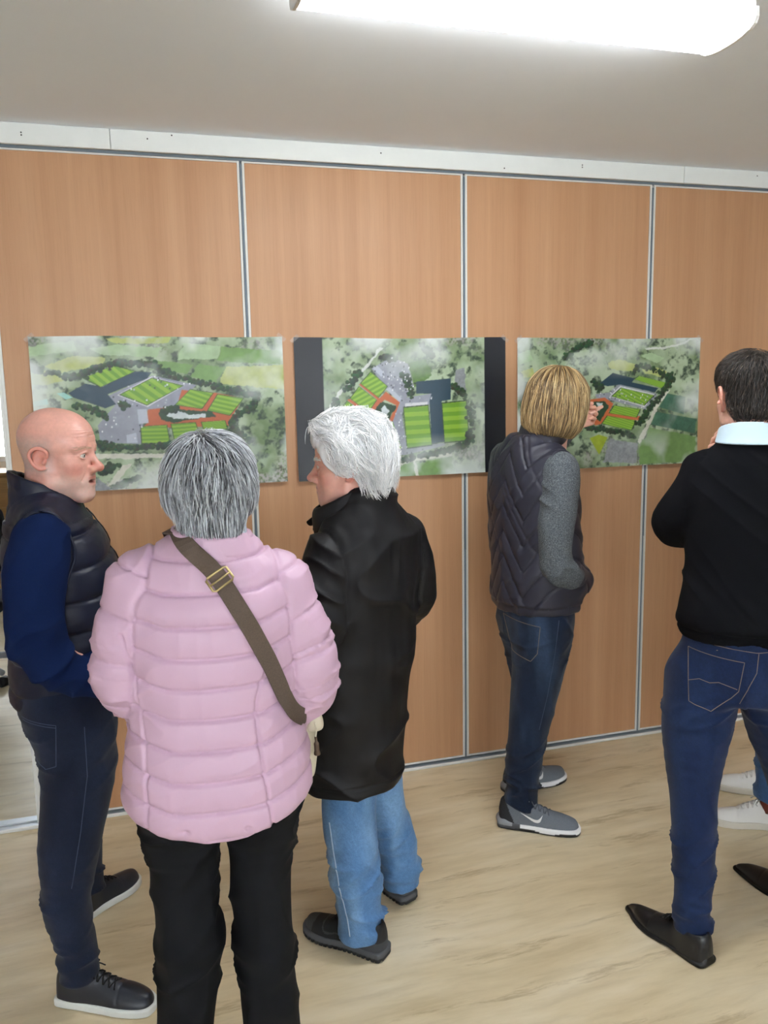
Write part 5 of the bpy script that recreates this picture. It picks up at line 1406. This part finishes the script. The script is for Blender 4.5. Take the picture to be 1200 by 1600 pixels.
# ---------- D: blond person pointing at the third poster
def person_d():
    p = Person((1.49, 2.89, 0), -.476, 'person with blond bobbed hair in a charcoal gilet, pointing at a poster'); p.skin = SKIN['fair']; yw = -.87
    RA = [(.056, -.132, 1.435, .073), (.052, -.162, 1.33, .072), (.042, -.178, 1.17, .066), (.050, -.172, 1.075, .060), (.090, -.138, 1.030, .052), (.112, -.070, 1.015, .044)]
    LA = [(-.150, .14, 1.455, .072), (-.095, .27, 1.40, .060), (-.045, .37, 1.375, .052), (.040, .385, 1.48, .044), (.105, .385, 1.565, .038)]
    p.head((.050, .02, 1.672), rot(math.radians(-40), math.radians(8), 0), 1.0, .003)
    p.eyes()
    NL = [(.005, -.065, .82, .118), (-.018, -.080, .62, .102), (-.052, -.10, .40, .083), (-.066, -.12, .25, .074), (-.075, -.13, .15, .068), (-.076, -.135, .09, .066)]
    FL = [(-.075, .065, .82, .112), (-.055, .085, .62, .092), (-.035, .12, .40, .076), (-.045, .14, .25, .066), (-.065, .15, .15, .060), (-.075, .152, .09, .060)]
    p.torso_core(skel((-.045, 0, 1.52), (-.13, .12, 1.44), (.045, -.11, 1.44), xyz(LA, 2), xyz(RA, 2), xyz(LA, 4), xyz(RA, 5), (-.08, .06, .85), (.0, -.06, .85), xyz(FL, 2), xyz(NL, 2), xyz(FL, 5), xyz(NL, 5)))
    p.hand((.118, .388, 1.582), (.80, .25, .28), (.25, .80, -.55), -1, curl=(.06, .95, 1.05, 1.1), thumb=1.0); p.hand((.085, -.02, .975), (-.2, .75, -.6), (.9, -.2, .2), 1, curl=(.5, .55, .6, .6))
    rows = [(.868, -.030, 0, .182, .150, yw), (.90, -.030, 0, .190, .156, yw), (1.0, -.028, 0, .194, .158, yw), (1.12, -.034, 0, .196, .152, yw), (1.26, -.045, 0, .204, .146, yw), (1.38, -.052, 0, .205, .136, yw), (1.47, -.056, 0, .175, .115, yw), (1.525, -.055, 0, .115, .092, yw), (1.56, -.05, 0, .085, .08, yw)]
    rt = np.array([math.cos(yw), math.sin(yw)])
    sh = [cap((-.055 + rt[0] * s * .07, rt[1] * s * .07, 1.49), (-.055 + rt[0] * s * .138, rt[1] * s * .138, 1.458), .052, .060) for s in (-1, 1)] + [cap((.095, -.075, .995), (.140, -.01, .985), .064, .052)]
    g = Garment(rows, [], .005, extra=sh, pw=2.2).mesh(); V = g.V
    u = (V[:, 0] + .04) * rt[0] + V[:, 1] * rt[1]; w = -(V[:, 0] + .04) * rt[1] + V[:, 1] * rt[0]
    # zigzag quilting: slanted bands that turn at the centre back and the flanks
    tri = np.abs(((u / .20 + .5) % 1) - .5) * 2
    band = quilt(V[:, 2] + .16 * tri, .100, .0045, .0055, .004); cross = quilt(u * .9 + V[:, 2] * .55, .150, .002, .004, .004)
    fo = ridged(np.column_stack([V[:, 0] * 6 + V[:, 2] * 9, V[:, 1] * 6, V[:, 2] * 12 - u * 16]), 9) ** 3
    g.push(np.where(V[:, 2] > .905, band + .6 * cross, 0) + .007 * (fo - .2) - .004 * np.exp(-((V[:, 2] - .905) / .004) ** 2))
    v = p.part('gilet', g.V, g.Q, M_NYLON_G, label='charcoal gilet with zigzag quilting'); bv = bvh_of(g.V, g.Q)
    s_ = Garment([(1.36, -.05, 0, .12, .09, yw), (1.47, -.05, 0, .12, .08, yw)], [RA, LA], .005).mesh(); V = s_.V
    f = ridged(np.column_stack([V[:, 0] * 10, V[:, 1] * 10, V[:, 2] * 17 + V[:, 0] * 12]), 3) ** 2; el = np.exp(-((V[:, 2] - 1.08) / .09) ** 2) + .5 * np.exp(-((V[:, 2] - 1.36) / .07) ** 2)
    s_.push((.003 + .010 * el) * (f - .4) + .004 * (fbm(V * 12, 4, 2) - .5)); p.part('sweater', s_.V, s_.Q, M_MARL, label='grey marl knit sleeves')
    ring = []
    for a in np.linspace(-.8, math.pi + .8, 17):
        q = np.array([-.055 + rt[0] * .205, rt[1] * .205, 1.40]) + np.array([-rt[1], rt[0], 0]) * .082 * math.cos(a) + np.array([-rt[0] * .03, -rt[1] * .03, .098]) * math.sin(a)
        hit = bv.find_nearest(Vector(q)); ring.append(tuple(hit[0] + hit[1] * .002))
    tube('armhole_binding', crom(ring, 4), .0055, M_NYLON_G, v)
    CV, CQ = collar_ring([(1.50, -.035, 0, .112, .104, yw), (1.55, -.012, .005, .104, .094, yw), (1.62, .005, .01, .098, .09, yw)], .014, [plane(1.604, -.14, 0)])
    vq_obj('collar', CV, CQ, M_NYLON_G, v)
    tr = trousers(p, [(.76, -.035, 0, .145, .125, yw), (.85, -.032, 0, .160, .138, yw), (.97, -.03, 0, .165, .14, yw)], FL, NL, M_DENIM, .0055, .008, 7, col=denim_col((21, 32, 52), (60, 80, 108), 12, .7), name='jeans', label='dark blue faded jeans', stack_amp=.010)
    bt = bvh_of(p.TV, p.TQ); di = (0, 1, 0)
    stitch(p, tr, bt, [(-.155, -.5, .855), (-.010, -.5, .835), (-.020, -.5, .73), (-.045, -.5, .70), (-.118, -.5, .715), (-.155, -.5, .855)], di, M_THREAD)
    stitch(p, tr, bt, [(.060, -.5, .86), (.045, -.5, .72), (.02, -.5, .56), (-.01, -.5, .42)], di, M_THREAD_B)
    shoe(p, (-.087, -.158, 0), math.radians(-96), 'trainer', -1, .312); shoe(p, (-.092, .152, 0), math.radians(-53), 'trainer', 1, .312)
    # bob
    H = SDF((-.15, -.17, -.16), (.15, .17, .18), .004)
    H.add(ell((0, -.012, .050), (.098, .118, .100))); H.add(stack([(-.112, 0, -.030, .088, .088), (-.07, 0, -.026, .108, .108), (0, 0, -.020, .112, .118), (.06, 0, -.014, .095, .105)], cap_k=.03), .03)
    H.sub(ell((0, .135, -.05), (.075, .075, .12)), .02); H.sub(stack([(-.2, 0, 0, .055, .055), (-.06, 0, 0, .06, .06)]), .02)
    V, Q = H.mesh(); N = normals(V, Q); ang = np.arctan2(V[:, 0], -V[:, 1]); n_ = ridged(np.column_stack([ang * 11, V[:, 2] * 3, V[:, 2] * 0]), 5)
    hr = p.part('hair', p.to_body(V + N * (.010 * (n_ - .55) - .002)[:, None]), Q, M_HAIR, np.array(lin((118, 94, 66)))[None].repeat(len(V), 0), 'chin-length blond bob with pale streaks')
    def comb(P, g_):
        q = P - np.array([0, -.01, .16]); q /= np.linalg.norm(q, axis=1)[:, None] + 1e-6; return q * .5 + np.array([0, 0, -1.]) - np.column_stack([P[:, 0], P[:, 1] + .02, 0 * P[:, 2]]) * 3 * np.clip((-P[:, 2] - .04) * 12, 0, 1)[:, None]
    n, st = 3800, 12
    SV, SQ = hair_build(H, n, st, .15, comb, .0015, lambda v: ((v[:, 1] < .07) | (v[:, 2] > .08)) & (v[:, 2] > -.06), .006, .16, 9, tip=.2, noise_f=10)
    vq_obj('strands', p.to_body(SV), SQ, M_HAIR, hr, col=hair_colors(n, st, [((226, 200, 150), 3), ((190, 158, 108), 4), ((134, 108, 76), 4), ((94, 76, 56), 3)]))
    return p.finish()

# ---------- E: tall man in a black sweater
def person_e():
    p = Person((1.72, 2.05, 0), -.6981, 'dark-haired man in a black sweater and blue jeans, hand on chin'); p.skin = (224, 172, 152); yw = .17
    LA = [(-.100, .0, 1.462, .072), (-.152, .0, 1.39, .070), (-.200, .03, 1.312, .063), (-.165, .12, 1.275, .056), (-.06, .20, 1.275, .049), (.05, .23, 1.28, .044)]
    RA = [(.180, .02, 1.462, .072), (.230, .08, 1.36, .068), (.215, .17, 1.255, .060), (.07, .225, 1.335, .052), (-.065, .210, 1.425, .044)]
    p.head((.004, .045, 1.698), rot(math.radians(24), math.radians(5), 0), 1.0, .0025)
    p.eyes(); p.brows(mat('dark_brow', (50, 42, 38), .7), .0016, 60)
    LL = [(-.085, -.01, .83, .119), (-.100, -.05, .66, .102), (-.098, -.095, .47, .073), (-.090, -.14, .29, .066), (-.084, -.18, .15, .056), (-.083, -.19, .085, .056)]
    RL = [(.115, .02, .83, .117), (.148, .07, .66, .102), (.188, .12, .47, .075), (.218, .15, .29, .067), (.235, .17, .15, .057), (.238, .172, .085, .056)]
    p.torso_core(skel((.03, 0, 1.56), (-.10, 0, 1.48), (.17, .02, 1.48), xyz(LA, 2), xyz(RA, 2), xyz(LA, 5), xyz(RA, 4), (-.07, 0, .88), (.10, .01, .88), xyz(LL, 2), xyz(RL, 2), xyz(LL, 5), xyz(RL, 5)))
    p.hand((-.082, .200, 1.465), (-.12, -.30, .92), (-.75, .6, -.1), 1, curl=(.30, .35, .45, .55), thumb=.2); p.hand((.065, .232, 1.28), (.95, .1, .1), (0, 1, 0), -1, curl=(.5, .5, .5, .5))
    rows = [(.965, .028, 0, .180, .128, yw), (.985, .028, 0, .192, .136, yw), (1.02, .030, 0, .208, .146, yw), (1.06, .031, 0, .205, .146, yw), (1.17, .036, 0, .195, .138, yw), (1.30, .040, 0, .198, .136, yw), (1.42, .040, 0, .200, .128, yw), (1.50, .040, 0, .168, .110, yw), (1.555, .036, -.002, .116, .094, yw), (1.598, .022, -.004, .092, .086, yw)]
    g = Garment(rows, [LA, RA], .005, k_arm=.035, pw=2.15, extra=[cap((-.02, 0, 1.535), (-.110, 0, 1.480), .042, .060), cap((.09, .01, 1.535), (.185, .02, 1.480), .042, .060)]).mesh(); V = g.V
    f1 = ridged(np.column_stack([V[:, 0] * 7 + V[:, 2] * 5, V[:, 1] * 5, V[:, 2] * 13 + V[:, 0] * 10]), 4) ** 3; f2 = ridged(np.column_stack([V[:, 0] * 9, V[:, 1] * 9, V[:, 2] * 15]), 8) ** 2
    lowm = np.exp(-((V[:, 2] - 1.08) / .09) ** 2); pit = np.exp(-(((V[:, 2] - 1.37) / .09) ** 2)) * np.exp(-(g.seam / .05) ** 2)
    g.push(np.where(g.is_arm, .006 * (f2 - .35), (.003 + .010 * lowm + .007 * pit) * (f1 - .2)) - .003 * np.exp(-(g.seam / .006) ** 2) * (V[:, 2] > 1.38) - .006 * np.exp(-((V[:, 2] - 1.005) / .006) ** 2) + .0014 * np.sin(np.arctan2(V[:, 1], V[:, 0] - .03) * 170) * (V[:, 2] < 1.0) * ~g.is_arm)
    p.part('sweater', g.V, g.Q, M_BKNIT, label='fine black sweater with ribbed hem')
    CV, CQ = collar_ring([(1.575, .016, -.002, .082, .080, yw), (1.610, .012, .002, .074, .077, yw), (1.64, .008, .004, .072, .076, yw)], .008, [plane(1.600, .02, -.30)], .003)
    c = p.part('shirt_collar', CV, CQ, M_SHIRT, label='pale blue shirt collar')
    CV, CQ = collar_ring([(1.570, .022, -.006, .106, .098, yw), (1.595, .016, -.003, .094, .091, yw), (1.640, .011, .001, .081, .084, yw)], .009, [plane(1.614, .02, -.30)], .003); vq_obj('collar_fold', CV, CQ, M_SHIRT, c)
    tr = trousers(p, [(.78, .015, 0, .168, .125, yw), (.87, .022, 0, .184, .14, yw), (1.03, .030, 0, .180, .132, yw)], LL, RL, M_DENIM, .0055, .007, 9, col=denim_col((19, 34, 68), (36, 56, 94), 16, .6), name='jeans', label='mid blue slim jeans', stack_amp=.008)
    bt = bvh_of(p.TV, p.TQ); di = (0, 1, 0)
    stitch(p, tr, bt, [(-.132, -.5, .945), (.028, -.5, .930), (.016, -.5, .84), (-.004, -.5, .815), (-.058, -.5, .768), (-.122, -.5, .788), (-.132, -.5, .945)], di, M_THREAD)
    stitch(p, tr, bt, [(-.126, -.5, .852), (-.095, -.5, .862), (-.065, -.5, .855), (-.04, -.5, .860), (.012, -.5, .845)], di, M_THREAD)
    stitch(p, tr, bt, [(-.165, -.5, .985), (-.06, -.5, .972), (.06, -.5, .962), (.16, -.5, .97)], di, M_THREAD); stitch(p, tr, bt, [(.065, -.5, .96), (.062, -.5, .90), (.045, -.5, .86), (.02, -.5, .80)], di, M_THREAD)
    stitch(p, tr, bt, [(.205, -.5, .93), (.10, -.5, .935), (.105, -.5, .80), (.15, -.5, .77), (.20, -.5, .79)], di, M_THREAD)
    shoe(p, (-.092, -.203, 0), math.radians(54.4), 'dress', -1, .295); shoe(p, (.232, .176, 0), math.radians(53), 'dress', 1, .295)
    H = SDF((-.12, -.15, -.13), (.12, .14, .18), .0035)
    H.add(ell((0, -.012, .052), (.084, .108, .093))); H.add(ell((0, .045, .085), (.066, .058, .052)), .03); H.add(ell((0, -.052, -.016), (.073, .058, .066)), .03)
    for s in (-1, 1): H.sub(ell((s * .086, .002, -.010), (.022, .036, .040)), .01); H.sub(ell((s * .07, .085, -.01), (.04, .05, .06)), .01)
    V, Q = H.mesh(); N = normals(V, Q); n_ = fbm(V * 90, 3, 2)
    hr = p.part('hair', p.to_body(V + N * (.006 * (n_ - .5))[:, None]), Q, M_HAIR, np.array(lin((44, 39, 36)))[None].repeat(len(V), 0), 'short dark brown hair')
    cro = np.array([.01, -.05, .14])
    def comb(P, g_):
        q = P - cro; q /= np.linalg.norm(q, axis=1)[:, None] + 1e-6; return q + np.array([0, 0, -.5]) + g_ * .5
    n, st = 5200, 6
    SV, SQ = hair_build(H, n, st, .034, comb, .0009, lambda v: (v[:, 1] < .08) | (v[:, 2] > .075), .006, .55, 12, tip=.2, stiff=.25)
    vq_obj('strands', p.to_body(SV), SQ, M_HAIR, hr, col=hair_colors(n, st, [((52, 46, 42), 5), ((76, 66, 58), 3), ((104, 92, 82), 1), ((30, 27, 26), 4)]))
    return p.finish()

# ---------- F: person behind the tall man, mostly hidden
def person_f():
    p = Person((2.35, 2.70, 0), -.7162, 'person in white sneakers and rust socks standing beyond the man in black'); p.skin = SKIN['fair']
    RA = [(.10, .16, 1.32, .068), (.11, .20, 1.20, .062), (.10, .20, 1.06, .056), (.0, .18, .98, .046), (-.06, .14, .97, .04)]
    LA = [(.10, -.14, 1.32, .068), (.11, -.18, 1.20, .062), (.10, -.18, 1.06, .056), (.0, -.15, .98, .046), (-.06, -.11, .97, .04)]
    p.head((.085, .01, 1.50), rot(math.radians(90), math.radians(3), 0), .95, .004); p.eyes(); p.brows(mat('brown_brow', (84, 62, 46), .7), .0014, 40)
    LL = [(.115, -.09, .82, .115), (.105, -.12, .64, .095), (.09, -.16, .45, .075), (.095, -.195, .29, .064), (.092, -.215, .20, .056), (.09, -.22, .135, .054)]
    RL = [(.115, .08, .82, .115), (.105, .08, .64, .095), (.09, .075, .45, .075), (.10, .07, .29, .064), (.10, .07, .20, .056), (.10, .07, .135, .054)]
    p.torso_core(skel((.10, .01, 1.40), (.10, -.13, 1.31), (.10, .15, 1.31), xyz(LA, 2), xyz(RA, 2), xyz(LA, 4), xyz(RA, 4), (.115, -.08, .85), (.115, .08, .85), xyz(LL, 2), xyz(RL, 2), (.09, -.22, .09), (.10, .07, .09)))
    p.hand((-.075, -.10, .965), (-.9, .4, -.1), (0, -.3, 1), -1); p.hand((-.075, .13, .965), (-.9, -.4, -.1), (0, .3, 1), 1)
    rows = [(.82, .115, 0, .13, .175), (.95, .11, 0, .135, .18), (1.1, .105, .005, .125, .17), (1.25, .10, .01, .125, .175), (1.33, .10, .01, .11, .15), (1.39, .10, .01, .075, .085)]
    g = Garment(rows, [LA, RA], .006, k_arm=.025).mesh(); g.push(.010 * (fbm(g.V * np.array([10, 10, 14]), 3, 3) - .5)); jk = p.part('jacket', g.V, g.Q, M_TEAL)
    CV, CQ = collar_ring([(1.36, .10, .01, .085, .085), (1.43, .095, .01, .076, .076)], .01, [], .005); vq_obj('collar', CV, CQ, M_TEAL, jk)
    trousers(p, [(.76, .115, -.005, .125, .155), (.85, .115, 0, .135, .17), (.95, .115, 0, .13, .165)], LL, RL, M_DENIM, .006, .006, 13, col=denim_col((62, 92, 134), (96, 128, 166), 20, .7), name='jeans', label='blue cropped jeans')
    for a in ((.09, -.22), (.10, .07)):
        SV, SQ = tube_vq([(a[0], a[1], .07), (a[0], a[1], .11), (a[0], a[1], .17)], [.037, .038, .041], 20); p.part('sock', SV, SQ, M_SOCK)
    shoe(p, (.085, -.218, 0), math.radians(101), 'canvas', -1, .275); shoe(p, (.095, .072, 0), math.radians(97), 'canvas', 1, .275)
    H = SDF((-.12, -.15, -.15), (.12, .14, .18), .005); H.add(ell((0, -.014, .052), (.088, .110, .096))); H.add(ell((0, .045, .085), (.068, .058, .054)), .03); H.add(ell((0, -.055, -.03), (.08, .058, .08)), .03)
    for s in (-1, 1): H.sub(ell((s * .07, .085, -.01), (.04, .05, .06)), .01)
    V, Q = H.mesh(); N = normals(V, Q); n_ = ridged(np.column_stack([np.arctan2(V[:, 0], -V[:, 1]) * 9, V[:, 2] * 5, V[:, 2] * 0]), 3)
    hr = p.part('hair', p.to_body(V + N * (.008 * (n_ - .5))[:, None]), Q, M_HAIR, np.array(lin((92, 70, 52)))[None].repeat(len(V), 0))
    return p.finish()

for fn in (person_a, person_b, person_c, person_d, person_e, person_f):
    fn()
